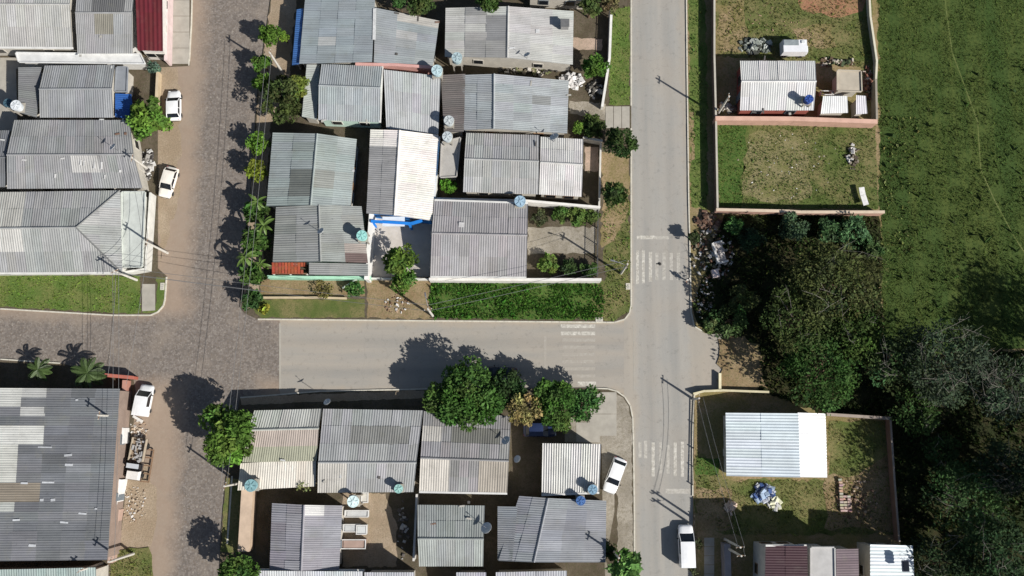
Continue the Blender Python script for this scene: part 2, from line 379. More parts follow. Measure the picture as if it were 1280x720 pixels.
patch('dusty_pavement', [(330, -20), (374, -20), (366, 40), (362, 96), (338, 160), (333, 255), (330, 330), (320, 384), (304, 386), (304, 330), (313, 250), (323, 110), (339, 0)], 1, 'g_dust', .2)
patch('cement_yard', [(714, 47), (753, 49), (752, 63), (714, 62)], 1, 'g_pink', .1)
patch('cement_yard', [(712, 126), (757, 130), (757, 150), (712, 142)], 1, 'g_cement', .15)
patch('cement_yard', [(731, 184), (748, 184), (748, 214), (731, 214)], 1, 'g_pink', .1)
patch('dusty_pavement', [(300, 496), (535, 487.5), (535, 497), (302, 506)], 1, 'g_dust', .08)
patch('earth_strip', [(325, 349), (455, 349), (456, 370), (326, 372)], 1, 'g_brown', .1)
patch('mown_strip', [(305, 374), (456, 374), (456, 397), (326, 397)], 1, 'g_dry', .1)
patch('earth_drive', [(458, 349), (538, 349), (536, 376), (541, 398), (459, 398)], 1, 'g_brown', .2)
patch('trodden_strip', [(282, 598), (304, 598), (300, 690), (276, 690)], 1, 'g_dry', .1)
sheet('patio_paving', [(464, 268), (541, 268), (538, 346), (461, 346)], .126, M['pale_cement'])
patch('bare_yard', [(428, 617), (482, 617), (490, 640), (496, 655), (496, 708), (428, 708)], 1, 'g_dust', .15)
V5 = [(861, -20), (881, -20), (884, 130), (884, 262), (864, 258), (862, 120)]; patch('verge_grass_bed', V5, 1, 'g_verge', .2)
patch('trodden_verge', [(862, 140), (868, 140), (868, 200), (864, 200)], 2, 'g_tan', .2)
V6 = [(896, 153), (1094, 153), (1098, 261), (897, 261)]; patch('walled_lot_turf', V6, 1, 'g_dry', .1)
patch('bare_lot_patch', [(936, 168), (975, 160), (1012, 170), (1014, 246), (965, 254), (928, 244), (930, 200)], 2, 'g_bare', .5)
patch('green_lot_patch', [(897, 155), (934, 158), (928, 200), (926, 258), (897, 258)], 2, 'g_lush', .5)
V7 = [(894, -60), (1088, -60), (1092, 100), (1075, 84), (1024, 78), (896, 70)]; patch('dry_lot_turf', V7, 1, 'g_dry', .2)
patch('bare_lot_patch', [(895, 6), (930, 0), (936, 40), (926, 66), (896, 68)], 2, 'g_tan', .5)
patch('bare_lot_patch', [(1000, -10), (1080, -12), (1078, 14), (1040, 22), (1002, 12)], 2, 'g_red', .5)
patch('bare_lot_patch', [(990, 36), (1040, 30), (1046, 58), (1000, 62)], 2, 'g_tan', .5)
V8 = [(1094, -420), (1900, -420), (1900, 520), (1280, 436), (1180, 440), (1120, 452), (1104, 420), (1100, 260)]; patch('meadow', V8, 1, 'g_field', .3)
PATHP = [(1180, -8), (1190, 65), (1206, 108), (1222, 152), (1226, 212), (1244, 252), (1268, 296), (1290, 330)]; m = MB(); P = pxpoly(PATHP, .132)
for a, b in zip(P, P[1:]):
    n = Vector((-(b-a).y, (b-a).x, 0)).normalized()*.07; m.add([a-n, b-n, b+n, a+n], [(3, 2, 1, 0) if n.x > 0 else (0, 1, 2, 3)])
tag(m.build('trodden_path', M['g_path']), kind='structure')
V10 = [(905, 268), (1098, 268), (1104, 420), (1120, 454), (1180, 442), (1280, 438), (1900, 522), (1900, 1100), (1150, 1100), (1112, 520), (1036, 516), (950, 490), (950, 430), (880, 412), (866, 385)]
patch('woodland_floor', V10, 2, 'g_wood', .4)
patch('red_earth', [(898, 424), (930, 420), (950, 440), (960, 486), (900, 486)], 3, 'g_brown', .4)
V9 = [(869, 560), (905, 600), (1034, 600), (1036, 526), (1112, 526), (1116, 668), (905, 668), (869, 640)]; patch('backyard_turf', V9, 3, 'g_dry', .3)
patch('bare_yard', [(868, 608), (915, 612), (918, 660), (870, 664)], 4, 'g_brown', .4)
patch('bare_yard', [(1032, 596), (1072, 594), (1112, 560), (1114, 665), (1030, 660)], 4, 'g_brown', .5)
patch('green_lot_patch', [(870, 570), (900, 572), (898, 592), (870, 594)], 4, 'g_lush', .3)
patch('dust_patch', [(200, 84), (222, 84), (226, 180), (222, 250), (200, 330), (197, 250)], -27.0, 'g_dust', .3)
patch('dust_patch', [(146, 590), (186, 580), (196, 620), (188, 722), (140, 740)], -27.0, 'g_dust', .4)
def in_poly(x, y, poly):
    c = np.zeros(x.shape, bool); n = len(poly)
    for i in range(n):
        x1, y1 = poly[i]; x2, y2 = poly[(i+1) % n]
        if y1 == y2: continue
        c ^= ((y1 > y) != (y2 > y)) & (x < (x2-x1)*(y-y1)/(y2-y1)+x1)
    return c
def mesh_np(name, V, F4, mat, tint=None):
    "quads from numpy arrays; tint = colour per vertex"
    me = bpy.data.meshes.new(name); me.vertices.add(len(V)); me.vertices.foreach_set('co', V.astype(np.float32).ravel())
    nf = len(F4); me.loops.add(nf*4); me.loops.foreach_set('vertex_index', F4.astype(np.int32).ravel())
    me.polygons.add(nf); me.polygons.foreach_set('loop_start', np.arange(0, nf*4, 4, dtype=np.int32))
    if tint is not None:
        a = me.color_attributes.new('tint', 'FLOAT_COLOR', 'POINT')
        a.data.foreach_set('color', np.concatenate([tint, np.ones((len(V), 1))], 1).astype(np.float32).ravel())
    me.update(calc_edges=True); me.materials.append(mat); return me
def leaf_quads(C, L, Wd, az, el, tint):
    "one diamond leaf per row of C: length L, width Wd, pointing az, rising el"
    d = np.stack([np.cos(az)*np.cos(el), np.sin(az)*np.cos(el), np.sin(el)], 1)
    roll = RNG.uniform(-.9, .9, len(C)); s0 = np.stack([-np.sin(az), np.cos(az), np.zeros(len(C))], 1)
    u0 = np.cross(d, s0); s = s0*np.cos(roll)[:, None]+u0*np.sin(roll)[:, None]
    L = L[:, None]; W_ = Wd[:, None]
    V = np.stack([C-d*L*.5, C+s*W_*.5, C+d*L*.5, C-s*W_*.5], 1).reshape(-1, 3)
    F = np.arange(len(C)*4).reshape(-1, 4); return V, F, np.repeat(tint, 4, 0)
def turf(poly, per_m2, size, c, label, spread=.3, z=.13, streak=False, path=None):
    xs = [p[0] for p in poly]; ys = [p[1] for p in poly]
    x0, x1, y0, y1 = max(min(xs), -40), min(max(xs), 1330), max(min(ys), -40), min(max(ys), 760)
    n = int((x1-x0)*(y1-y0)/100*per_m2); x = RNG.uniform(x0, x1, n); y = RNG.uniform(y0, y1, n)
    k = in_poly(x, y, poly)
    cl = np.sin(x*.11+y*.05)+np.sin(y*.17-x*.04+1.3)+RNG.normal(0, .8, n); k &= cl > -1.1
    for a, b in zip(path or [], (path or [])[1:]):
        k &= ~((y > a[1]) & (y <= b[1]) & (abs(x-(a[0]+(b[0]-a[0])*(y-a[1])/(b[1]-a[1]))) < 1.1))
    x, y = x[k], y[k]; C = np.array([G(a, b, z) for a, b in zip(x, y)]).reshape(-1, 3); n = len(C)
    base = np.array(alb(c)); t = base*(1+RNG.normal(0, spread, n))[:, None].clip(.35, 2); t = t*(1+RNG.normal(0, .09, (n, 3)))
    dry = RNG.random(n) < .07; t[dry] = base*1.35+np.array([.02, .012, .0])
    if streak:
        sx = np.interp(C[:, 0]+.25*np.sin(C[:, 1]*.2), np.arange(-10, 400, .45), RNG.normal(0, 1, 912)); t = t*(1+.26*sx*(.6+.4*np.sin(C[:, 1]*.35+sx*3)))[:, None].clip(.5, 1.7)
    sz = size*RNG.lognormal(0, .35, n); C[:, 2] += sz*.3
    Vs, Fs, Ts = [], [], []; off = 0
    for j in range(2):
        V, F, T = leaf_quads(C+RNG.normal(0, .06, C.shape)*[1, 1, 0], sz*1.2, sz*.32, RNG.uniform(0, 6.28, n), RNG.uniform(.5, 1.2, n), t)
        Vs.append(V); Fs.append(F+off); Ts.append(T); off += len(V)
    me = mesh_np('grass', np.concatenate(Vs), np.concatenate(Fs), M['leaf'], np.concatenate(Ts).clip(0, 1))
    return tag(link('grass', me), label, 'grass', kind='stuff')
VW = [(146, 688), (186, 684), (192, 722), (192, 760), (136, 760), (138, 706)]; patch('weedy_corner', VW, 1, 'g_dry', .3)
turf(VW, 26, .18, (112, 122, 66), 'weedy grass at the lower end of the workshop wall')
turf(V1, 26, .16, (112, 140, 60), 'short green grass on the verge below the hipped house')
turf(V2, 60, .26, (72, 112, 44), 'lush uneven grass on the corner plot by the crossing')
turf(V3, 30, .16, (108, 138, 62), 'narrow grass verge by the asphalt road')
turf(V4, 26, .2, (112, 130, 66), 'thin dry grass on the street corner')
turf(V5, 26, .18, (92, 116, 58), 'grass verge beside the long lot wall')
turf(V6, 40, .15, (92, 114, 56), 'patchy grass in the empty walled lot', .4)
turf(V7, 30, .17, (112, 118, 66), 'patchy dry grass above the small metal roofed house', .4)
turf(V8, 70, .13, (86, 104, 52), 'dark meadow grass in the open field', .25, streak=True, path=PATHP)
turf([(1100, 150), (1290, 60), (1290, 420), (1120, 430)], .8, .5, (60, 78, 40), 'taller weed clumps scattered over the meadow')
turf([(1098, 130), (1150, 150), (1140, 330), (1100, 330)], 5, .32, (112, 118, 70), 'dry weeds along the meadow edge by the lot walls', .4)
turf(V9, 28, .16, (112, 118, 66), 'worn grass in the yard of the white roofed house', .4)
turf(V10, 16, .42, (56, 68, 36), 'rank undergrowth below the trees', .45)
# ---------------------------------------------------------------- houses
PITCH, AMP = .26, .024
def bil(P, s, t):
    return (P[0]*(1-s)+P[1]*s)*(1-t)+(P[3]*(1-s)+P[2]*s)*t
def slope(root, P, mat, rgb, patches=(), tmax=None, sheet_w=1.12, sheet_l=2.4, var=.09, amp=AMP, pitch=PITCH, pref='roof_sheet'):
    "corrugated sheets laid in courses on the quad P = eave-a, eave-b, ridge-b, ridge-a"
    L = ((P[1]-P[0]).length+(P[2]-P[3]).length)/2; H = ((P[3]-P[0]).length+(P[2]-P[1]).length)/2
    nrm = (P[1]-P[0]).cross(P[3]-P[0]); nrm.normalize()
    if nrm.z < 0: nrm = -nrm
    flip = (P[1]-P[0]).cross(P[3]-P[0]).z < 0
    nc = max(1, round(L/sheet_w)); nr = max(1, round(H/sheet_l)); q = 4
    waves = max(2, round(L/nc/pitch)); o0 = wloc(root)
    course = [random.gauss(0, var*.5) for _ in range(nr)]
    for r in range(nr):
        for c in range(nc):
            t0, t1 = r/nr, (r+1)/nr; t0 = max(0, t0-(.12/H if r else 0))
            vs, fs = [], []; n = waves*q; dl = random.uniform(-.018, .018); tw = random.uniform(-.025, .025)
            for i in range(n+1):
                s = (c+i/n)/nc; tm = 1.0 if tmax is None else tmax(s); tb = min(t0, tm); tt = min(t1, tm)
                h = amp*math.cos(2*math.pi*i/q)+dl+tw*(i/n-.5)
                a = bil(P, s, tb)+nrm*(h+(.028 if r else .01)); b = bil(P, s, tt)+nrm*(h)
                vs += [a-nrm*.025, a, b]
            for i in range(n):
                k = 3*i
                for f in ((k, k+3, k+4, k+1), (k+1, k+4, k+5, k+2)):
                    fs.append(f[::-1] if flip else f)
            if max((Vector(vs[3*i+2])-Vector(vs[3*i+1])).length for i in range(n+1)) < .1: continue
            mb = MB(); mb.add(vs, fs)
            g = 1+random.gauss(0, var)+course[r]; col = [max(.02, min(.8, v*g*(1+random.gauss(0, .012)))) for v in rgb]
            ctr = bil(P, (c+.5)/nc, (t0+t1)/2)
            for (x0, y0, x1, y1, pc) in patches:
                a = G(x0, y1, ctr.z); b = G(x1, y0, ctr.z)
                if a.x <= ctr.x <= b.x and a.y <= ctr.y <= b.y: pg = 1+random.gauss(0, .03); col = [min(.8, v*pg) for v in alb(pc)]
            mb.build(pref, mat, root, col)
def opening(root, A, B, s, w_, z0, z1, door, out, col):
    "a window or door in the wall from A to B, facing out"
    d = (B-A).normalized(); p = A.lerp(B, s); ang = math.atan2(d.y, d.x); mb = MB(); c = p+out*.03
    mb.box((c.x, c.y, (z0+z1)/2), (w_, .12, z1-z0), ang)
    f = mb.build('door' if door else 'window', M['obj'], root, col)
    mb = MB(); c = p+out*.08
    if door:
        mb.box((c.x+d.x*w_*.32, c.y+d.y*w_*.32, z0+1.0), (.12, .08, .05), ang); mb.build('handle', M['steel'], f)
    else:
        mb.box((c.x, c.y, (z0+z1)/2), (w_-.16, .05, z1-z0-.16), ang); mb.build('pane', M['glass'], f)
HOUSES = {}
def roof_strips(label, name, rects, c):
    'bright repair strips and odds lying on a roof: parts of that house'
    root, zf = HOUSES[label]
    for x, y, w_, h_ in rects:
        z = zf(G(x, y, 3.5)); p = G(x, y, z+.06); sh = random.uniform(.8, 1.05); m = MB(); m.box((p.x, p.y, zf(p)+.075), (w_/10, h_/10, .05), random.uniform(-.1, .1)); m.build(name, M['obj'], root, [v*sh for v in alb(c)])
def house(label, q, z, kind, rise, c, wall=(196, 190, 178), rf=.5, metal=False, patches=(), edges='', cat='house', group='houses of the block', over=.3, var=.055, hip=None, open_=True, sl=2.4, amp=AMP, pitch=PITCH, ridge=None, name='house'):
    c = tuple(min(250, v*1.05+d) for v, d in zip(c, (-1, 1, 2))); TL, TR, BR, BL = [G(x, y, z) for x, y in q]
    ctr = (TL+TR+BR+BL)/4; root = empty(name, (ctr.x, ctr.y, .12), 0, label, cat, group)
    P = [BL, BR, TR, TL]; up = Vector((0, 0, 1)); rgb = alb(c)
    def at(u, v): return bil(P, u, v)
    wu = (BR-BL).length; wv = (TL-BL).length; iu, iv = min(.4, over/wu), min(.4, over/wv)
    ns = kind[-2:] == 'NS' or kind in ('monoE', 'monoW'); mat = M[('metal_' if metal else 'roof_')+('NS' if ns else 'EW')]
    kw = dict(patches=patches, var=var, sheet_l=sl, amp=amp, pitch=pitch)
    rise *= .66 if kind in ('EW', 'NS') else 1.0; R = up*rise
    if kind == 'EW':
        a, b = at(0, rf)+R, at(1, rf)+R
        if hip:                                     # hipped at the u = 1 end
            b = at(1-hip, rf)+R; e = at(1, rf)+R
            slope(root, [BL, BR, e, a], mat, rgb, tmax=lambda s: min(1.0, max(0.0, (1-s)/hip)), **kw)
            slope(root, [TR, TL, a, e], mat, rgb, tmax=lambda s: min(1.0, max(0.0, s/hip)), **kw)
            hb, ht = at(1-hip, 0)+R, at(1-hip, 1)+R
            kw2 = dict(kw); slope(root, [BR, TR, ht, hb], M['roof_NS'], [v*1.06 for v in rgb], tmax=lambda s: min(s/rf, (1-s)/(1-rf)), **kw2)
            m = MB(); m.tube([BR+up*.05, b+up*.06, TR+up*.05], .11, 6); m.build('hip_cap', mat, root, [v*.62 for v in rgb])
        else:
            slope(root, [BL, BR, b, a], mat, rgb, **kw); slope(root, [TR, TL, a, b], mat, rgb, **kw)
        m = MB(); m.tube([a+up*.03, b+up*.03], .13, 6); m.build('ridge_cap', mat, root, ridge and alb(ridge) or [v*1.06 for v in rgb])
    elif kind == 'NS':
        a, b = at(rf, 0)+R, at(rf, 1)+R
        slope(root, [BR, TR, b, a], mat, rgb, **kw); slope(root, [TL, BL, a, b], mat, rgb, **kw)
        m = MB(); m.tube([a+up*.03, b+up*.03], .13, 6); m.build('ridge_cap', mat, root, ridge and alb(ridge) or [v*1.06 for v in rgb])
    elif kind == 'monoN': slope(root, [TR, TL, BL+R, BR+R], mat, rgb, **kw)
    elif kind == 'monoS': slope(root, [BL, BR, TR+R, TL+R], mat, rgb, **kw)
    elif kind == 'monoE': slope(root, [BR, TR, TL+R, BL+R], mat, rgb, **kw)
    elif kind == 'monoW': slope(root, [TL, BL, BR+R, TR+R], mat, rgb, **kw)
    elif kind == 'flat':
        m = MB(); m.prism([(p.x, p.y) for p in P], z-.18, z); m.build('roof_slab', M['wall'], root, rgb)
        m = MB()
        for p_, q_ in ((BL, BR), (BR, TR), (TR, TL), (TL, BL)):
            d = (q_-p_).normalized()*.07; m.beam(p_+d, q_-d, .14, .16)
        m.build('parapet', M['wall'], root, [min(.8, v*1.05) for v in rgb])
    # masonry up to just under the sheets
    ins = [at(iu, iv), at(1-iu, iv), at(1-iu, 1-iv), at(iu, 1-iv)]
    zl = {'EW': lambda u, v: z+rise*(v/rf if v < rf else (1-v)/(1-rf)), 'NS': lambda u, v: z+rise*(u/rf if u < rf else (1-u)/(1-rf)),
          'monoN': lambda u, v: z+rise*(1-v), 'monoS': lambda u, v: z+rise*v, 'monoE': lambda u, v: z+rise*(1-u), 'monoW': lambda u, v: z+rise*u,
          'flat': lambda u, v: z-.1}[kind]
    if hip: zl = lambda u, v: z
    m = MB(); ux = [iu, 1-iu]; vx = [iv, 1-iv]
    if kind == 'NS' and not hip: ux = [iu, rf, 1-iu]
    if kind == 'EW' and not hip: vx = [iv, rf, 1-iv]
    nu, nv = len(ux), len(vx); top = []; bot = []
    for v in vx:
        for u in ux:
            p = at(u, v); top.append((p.x, p.y, zl(u, v)-.09)); bot.append((p.x, p.y, .0))
    n = nu*nv; vs = top+bot; fs = []
    for j in range(nv-1):
        for i in range(nu-1):
            k = j*nu+i; fs.append((k, k+1, k+nu+1, k+nu))
    ring = [i for i in range(nu)]+[j*nu+nu-1 for j in range(1, nv)]+[(nv-1)*nu+i for i in range(nu-2, -1, -1)]+[j*nu for j in range(nv-2, 0, -1)]
    for a_, b_ in zip(ring, ring[1:]+ring[:1]): fs.append((n+a_, n+b_, b_, a_))
    m.add(vs, fs); m.build('wall', M['wall'], root, alb(wall))
    if open_:
        frame = alb(random.choice([(214, 210, 200), (150, 120, 92), (120, 128, 134), (205, 200, 190)]))
        north = ctr.y < -17; sA, sB, so_ = (ins[3], ins[2], Vector((0, 1, 0))) if north else (ins[0], ins[1], Vector((0, -1, 0)))
        eA, eB, eo = (ins[1], ins[2], Vector((1, 0, 0))) if ctr.x < 0 else (ins[0], ins[3], Vector((-1, 0, 0)))
        zt = min(2.25, z-.35)
        if zt > 1.7:
            opening(root, sA, sB, .25, 1.3, 1.1, zt, False, so_, frame); opening(root, sA, sB, .74, 1.3, 1.1, zt, False, so_, frame)
            opening(root, eA, eB, .35, .9, .13, zt, True, eo, frame); opening(root, eA, eB, .7, 1.2, 1.1, zt, False, eo, frame)
    E = {'S': (BL, BR), 'N': (TL, TR), 'W': (BL, TL), 'E': (BR, TR)}
    wu2, wv2 = (BR-BL), (TL-BL)
    HOUSES[label] = (root, lambda p: zl(min(1, max(0, (p-BL).xy.dot(wu2.xy)/wu2.xy.length_squared)), min(1, max(0, (p-BL).xy.dot(wv2.xy)/wv2.xy.length_squared))))
    for e in edges:
        a, b = E[e]; m = MB(); za = z if kind != 'flat' else z
        m.beam(a-up*.16, b-up*.16, .22, .22); m.build('gutter', M['wall'], root, alb((226, 224, 218)))
    return root
# ---------------------------------------------------------------- yard walls, fences
def wall(label, pts, h, c, t=.16, cope=None, name='garden_wall', cat='wall', group=None, z0=0.0):
    P = [G(x, y, h) for x, y in pts]; root = empty(name, (P[0].x, P[0].y, .12), 0, label, cat, group)
    m = MB()
    for i, (a, b) in enumerate(zip(P, P[1:])):
        d = (b-a).normalized()*(t/2); e = d if i else -d
        m.beam(Vector((a.x, a.y, z0))+e, Vector((b.x, b.y, z0))+d, t, h-z0)
    m.build('wall_body', M['wall'], root, alb(c))
    m = MB()
    for i, (a, b) in enumerate(zip(P, P[1:])):
        d = (b-a).normalized()*(t/2+.03); e = d if i else -d
        m.beam(Vector((a.x, a.y, h+.003))+e, Vector((b.x, b.y, h+.003))+d, t+.06, .06)
    m.build('coping', M['wall'], root, alb(cope or tuple(min(255, v+16) for v in c))); return root
def rail_fence(label, pts, h, step, c, group=None, bars=True):
    P = [G(x, y, h) for x, y in pts]; root = empty('fence', (P[0].x, P[0].y, .12), 0, label, 'fence', group)
    for a, b in zip(P, P[1:]):
        n = max(1, round((b-a).length/step)); m = MB()
        m.beam(Vector((a.x, a.y, h-.1)), Vector((b.x, b.y, h-.1)), .06, .06); m.beam(Vector((a.x, a.y, .35)), Vector((b.x, b.y, .35)), .06, .06)
        if bars:
            k = int((b-a).length/.22)
            for i in range(k):
                p = a.lerp(b, (i+.5)/k); m.box((p.x, p.y, h/2+.1), (.025, .025, h-.25))
        m.build('rail', M['obj'], root, alb(c))
        for i in range(n+1):
            p = a.lerp(b, i/n); m = MB(); m.box((p.x, p.y, h/2+.02), (.1, .1, h+.1)); m.build('post', M['obj'], root, alb(c))
    return root
# ---------------------------------------------------------------- trees and plants
def crown_leaves(name, root, cen, r, n, size, c, var=.3, clumps=None, flat=.75, hollow=.35, mat='leaf', gap=.0):
    cl = clumps or max(10, int(16+r*5)); o = wloc(root)
    if r < 2.2: cl = int(cl*1.5); hollow = .05; n = int(n*1.35)
    th = RNG.uniform(0, 6.28, cl); zz = RNG.uniform(-.55, 1, cl); rr = RNG.uniform(hollow, 1, cl)**.6
    q = np.sqrt(1-zz**2*.98); K = np.stack([np.cos(th)*q*rr, np.sin(th)*q*rr, zz*flat*rr], 1)*r*.84
    kr = r*RNG.uniform(.20, .38, cl); kt = 1+RNG.normal(0, var*.6, cl); khue = RNG.normal(0, .07, (cl, 3))
    i = RNG.integers(0, cl, n); D = RNG.normal(0, 1, (n, 3)); D /= np.linalg.norm(D, axis=1)[:, None]
    C = K[i]+D*(kr[i]*RNG.uniform(.35, 1, n)**.5)[:, None]*[1, 1, .7]
    az = np.arctan2(D[:, 1], D[:, 0])+RNG.normal(0, .7, n); el = RNG.normal(.1, .5, n)
    t = np.array(alb(c))*(kt[i]*(1+RNG.normal(0, var*.6, n)))[:, None].clip(.3, 2.1)*(1+khue[i])
    L = size*RNG.lognormal(0, .28, n); V, F, T = leaf_quads(C, L, L*.5, az, el, t.clip(.004, .8))
    V = V+np.array([cen[0]-o[0], cen[1]-o[1], cen[2]-o[2]])
    link(name, mesh_np(name, V, F, M[mat], T), root); return K
def tree(label, px, py, rpx, zc, c, n=None, size=.34, cat='tree', group=None, flat=.75, name='tree', trunk=True, var=.3, twigs=0, hollow=.35, clumps=None):
    cen = G(px, py, zc); r = rpx/10.0*(1-zc/108); root = empty(name, (cen.x, cen.y, .1), 0, label, cat, group)
    n = n or int(380*r**1.55+260); K = crown_leaves('crown' if trunk else 'foliage', root, cen, r, n, size, c, var, flat=flat, hollow=hollow, clumps=clumps)
    m = MB(); b = Vector((cen.x, cen.y, 0)); top = Vector((cen.x, cen.y, zc))
    R = .05+.045*r
    m.tube([b, b+Vector((.05, .03, zc*.3)), b+Vector((-.04, .06, zc*.62)), top+Vector((0, 0, r*.2))], [R*1.3, R, R*.8, R*.3], 7)
    for k in range(min(len(K), 9 if trunk else 5)):
        e = Vector(K[k])*.9+cen; s_ = b.lerp(top, random.uniform(.45, .85)); mid = s_.lerp(e, .5)+Vector((0, 0, -.12*r))
        m.tube([s_, mid, e], [R*.5, R*.35, R*.12], 5)
    m.build('trunk' if trunk else 'stem', M['bark'], root)
    if twigs:
        m = MB()
        for k in range(twigs):
            a = random.uniform(0, 6.28); q0 = random.uniform(.05, .7); s_ = cen+Vector((math.cos(a+1)*r*q0, math.sin(a+1)*r*q0, r*flat*.4)); rr = random.uniform(.4, 1.0)*r
            e = cen+Vector((math.cos(a)*rr, math.sin(a)*rr, r*flat*random.uniform(.35, .95)))
            md = s_.lerp(e, .5)+Vector((random.uniform(-.4, .4), random.uniform(-.4, .4), .3)); m.tube([s_, md, e], [.035, .025, .012], 4)
            for j in range(3):
                p = md.lerp(e, random.random()); m.tube([p, p+Vector((random.uniform(-1, 1), random.uniform(-1, 1), random.uniform(0, .6)))], [.018, .008], 3)
        tag(m.build('bare_branches', M['twig'], root), kind='stuff')
    return root
M['twig'] = simple('dead_twig', alb((126, 122, 112)), .9, .3, 3)
def shrub(label, px, py, rpx, c, h=1.0, **k):
    k.setdefault('cat', 'shrub'); k.setdefault('name', 'shrub'); k.setdefault('size', .26)
    return tree(label, px, py, rpx, h, c, trunk=False, **k)
def blade_leaf(L, W, droop, seg=6, fold=.22):
    m = MB(); vs = []
    for i in range(seg+1):
        t = i/seg; x = L*t*(1-.12*t*droop); z = L*(.34*t-droop*.62*t*t); w = W*math.sin(math.pi*min(.97, .07+t*.9))**.7*.5
        vs += [(x, -w, z+w*fold), (x, 0, z-.01), (x, w, z+w*fold)]
    fs = []
    for i in range(seg):
        a = i*3; fs += [(a, a+3, a+4, a+1), (a+1, a+4, a+5, a+2)]
    return m.add(vs, fs)
def banana(label, px, py, h, n, L, name='banana_plant', cat='banana plant', group='banana plants by the cobbled street'):
    p = G(px, py, h); root = empty(name, (p.x, p.y, .1), random.uniform(0, 6.28), label, cat, group)
    m = MB(); m.tube([(0, 0, -.1), (.04, 0, h*.5), (0, .03, h)], [.16, .13, .07], 7); m.build('stem', M['banana'], root, off=LOCAL)
    me = None
    for k in range(n):
        if k < 3: o = blade_leaf(L*random.uniform(.85, 1.1), L*.25, random.uniform(.7, 1.2)).build('leaf', M['banana'], root, off=LOCAL); me = o.data
        else: o = link('leaf', me, root)
        o.location = (0, 0, h-.12*(k % 3)); o.rotation_euler = (random.uniform(-.3, .3), random.uniform(-.35, .25), k*6.283/n+random.uniform(-.3, .3))
        s = random.uniform(.75, 1.12); o.scale = (s, s, s)
    return root
def frond_mesh(L):
    m = MB(); seg = 12; pts = []
    for i in range(seg+1):
        t = i/seg; pts.append(Vector((L*t*(1-.18*t), 0, L*(.42*t-.62*t*t))))
    m.tube(pts, [.05*(1-.8*i/seg) for i in range(seg+1)], 4)
    for i in range(2, seg*2+1):
        t = i/(seg*2); p = pts[0].lerp(pts[-1], 0); j = min(seg-1, int(t*seg)); p = pts[j].lerp(pts[j+1], t*seg-j)
        ll = L*.24*math.sin(math.pi*(.18+.78*t))**.8
        for s in (-1, 1):
            e = p+Vector((ll*.55, s*ll*.8, -ll*.35)); md = p.lerp(e, .5)+Vector((0, 0, .05)); w = Vector((.05, -s*.03, 0))
            m.add([p-w, md-w*1.3, e, md+w*1.3], [(0, 1, 2, 3)])
    return m
def palm(label, px, py, h, n, L, group=None):
    p = G(px, py, h); root = empty('palm_tree', (p.x, p.y, .1), random.uniform(0, 6.28), label, 'palm tree', group)
    m = MB(); m.tube([(0, 0, -.1), (.05, .02, h*.5), (0, 0, h)], [.2, .15, .12], 8); m.build('trunk', M['bark'], root, off=LOCAL)
    me = None
    for k in range(n):
        if me is None: o = frond_mesh(L).build('frond', M['palm'], root, off=LOCAL); me = o.data
        else: o = link('frond', me, root)
        o.location = (0, 0, h); o.rotation_euler = (random.uniform(-.2, .2), -.1+.42*(k % 2)-random.uniform(0, .2), k*6.283/n+random.uniform(-.15, .15))
        s = random.uniform(.85, 1.08); o.scale = (s, s, s)
    return root
# ---------------------------------------------------------------- poles, cables, tanks, dishes
def make_pole():
    root = empty('utility_pole', (0, 0, 0), 0, 'x', 'pole', 'concrete utility poles along the streets')
    m = MB(); m.tube([(0, 0, -.2), (0, 0, 6.6)], [.17, .11], 8); m.build('shaft', M['pole'], root, off=LOCAL)
    m = MB(); m.box((0, 0, 6.25), (1.0, .08, .1)); m.build('crossarm', M['wood'], root, off=LOCAL)
    me = None
    for x in (-.42, .42):
        if me is None: o = MB().lathe([(.04, 0), (.07, .04), (.05, .1), (.06, .14), (.02, .18)], n=8).build('insulator', M['obj'], root, alb((190, 186, 176)), off=LOCAL); me = o.data
        else: o = link('insulator', me, root, alb((190, 186, 176)))
        o.location = (x, 0, 6.31)
    return root
POLE0 = None; POLES = {}
def pole(key, label, px, py, rz, sc=1.0, lamp=False):
    global POLE0
    p = G(px, py, .1)
    if POLE0 is None: POLE0 = o = make_pole()
    else: o = copy_tree(POLE0)
    o.location = (p.x, p.y, .1); o.rotation_euler = (0, 0, rz); o.scale = (1, 1, sc); o['label'] = label; POLES[key] = o
    return o
def lamp_on(o):
    m = MB(); m.tube([(0, .05, 5.6), (0, .7, 6.1), (0, 1.6, 6.25)], .04, 6); a = m.build('lamp_arm', M['steel'], o, off=LOCAL)
    m = MB(); m.box((0, 1.8, 6.24), (.2, .55, .12), 0, .7); m.build('lamp_head', M['steel'], a, off=LOCAL)
def cable(label, a, b, off=0.0, sag=.5, za=6.3, zb=6.3, group='overhead cables between the poles'):
    A = Vector(a); B = Vector(b); pts = []
    d = (B-A); nn = Vector((-d.y, d.x, 0)).normalized()*off
    for i in range(13):
        t = i/12; pts.append(A.lerp(B, t)+nn-Vector((0, 0, 4*sag*t*(1-t))))
    return tag(MB().tube(pts, .022, 4).build('cable', M['cable']), label, 'cable', group)
def top(k, z=6.42):
    o = POLES[k]; return (o.location.x, o.location.y, z*o.scale[2])
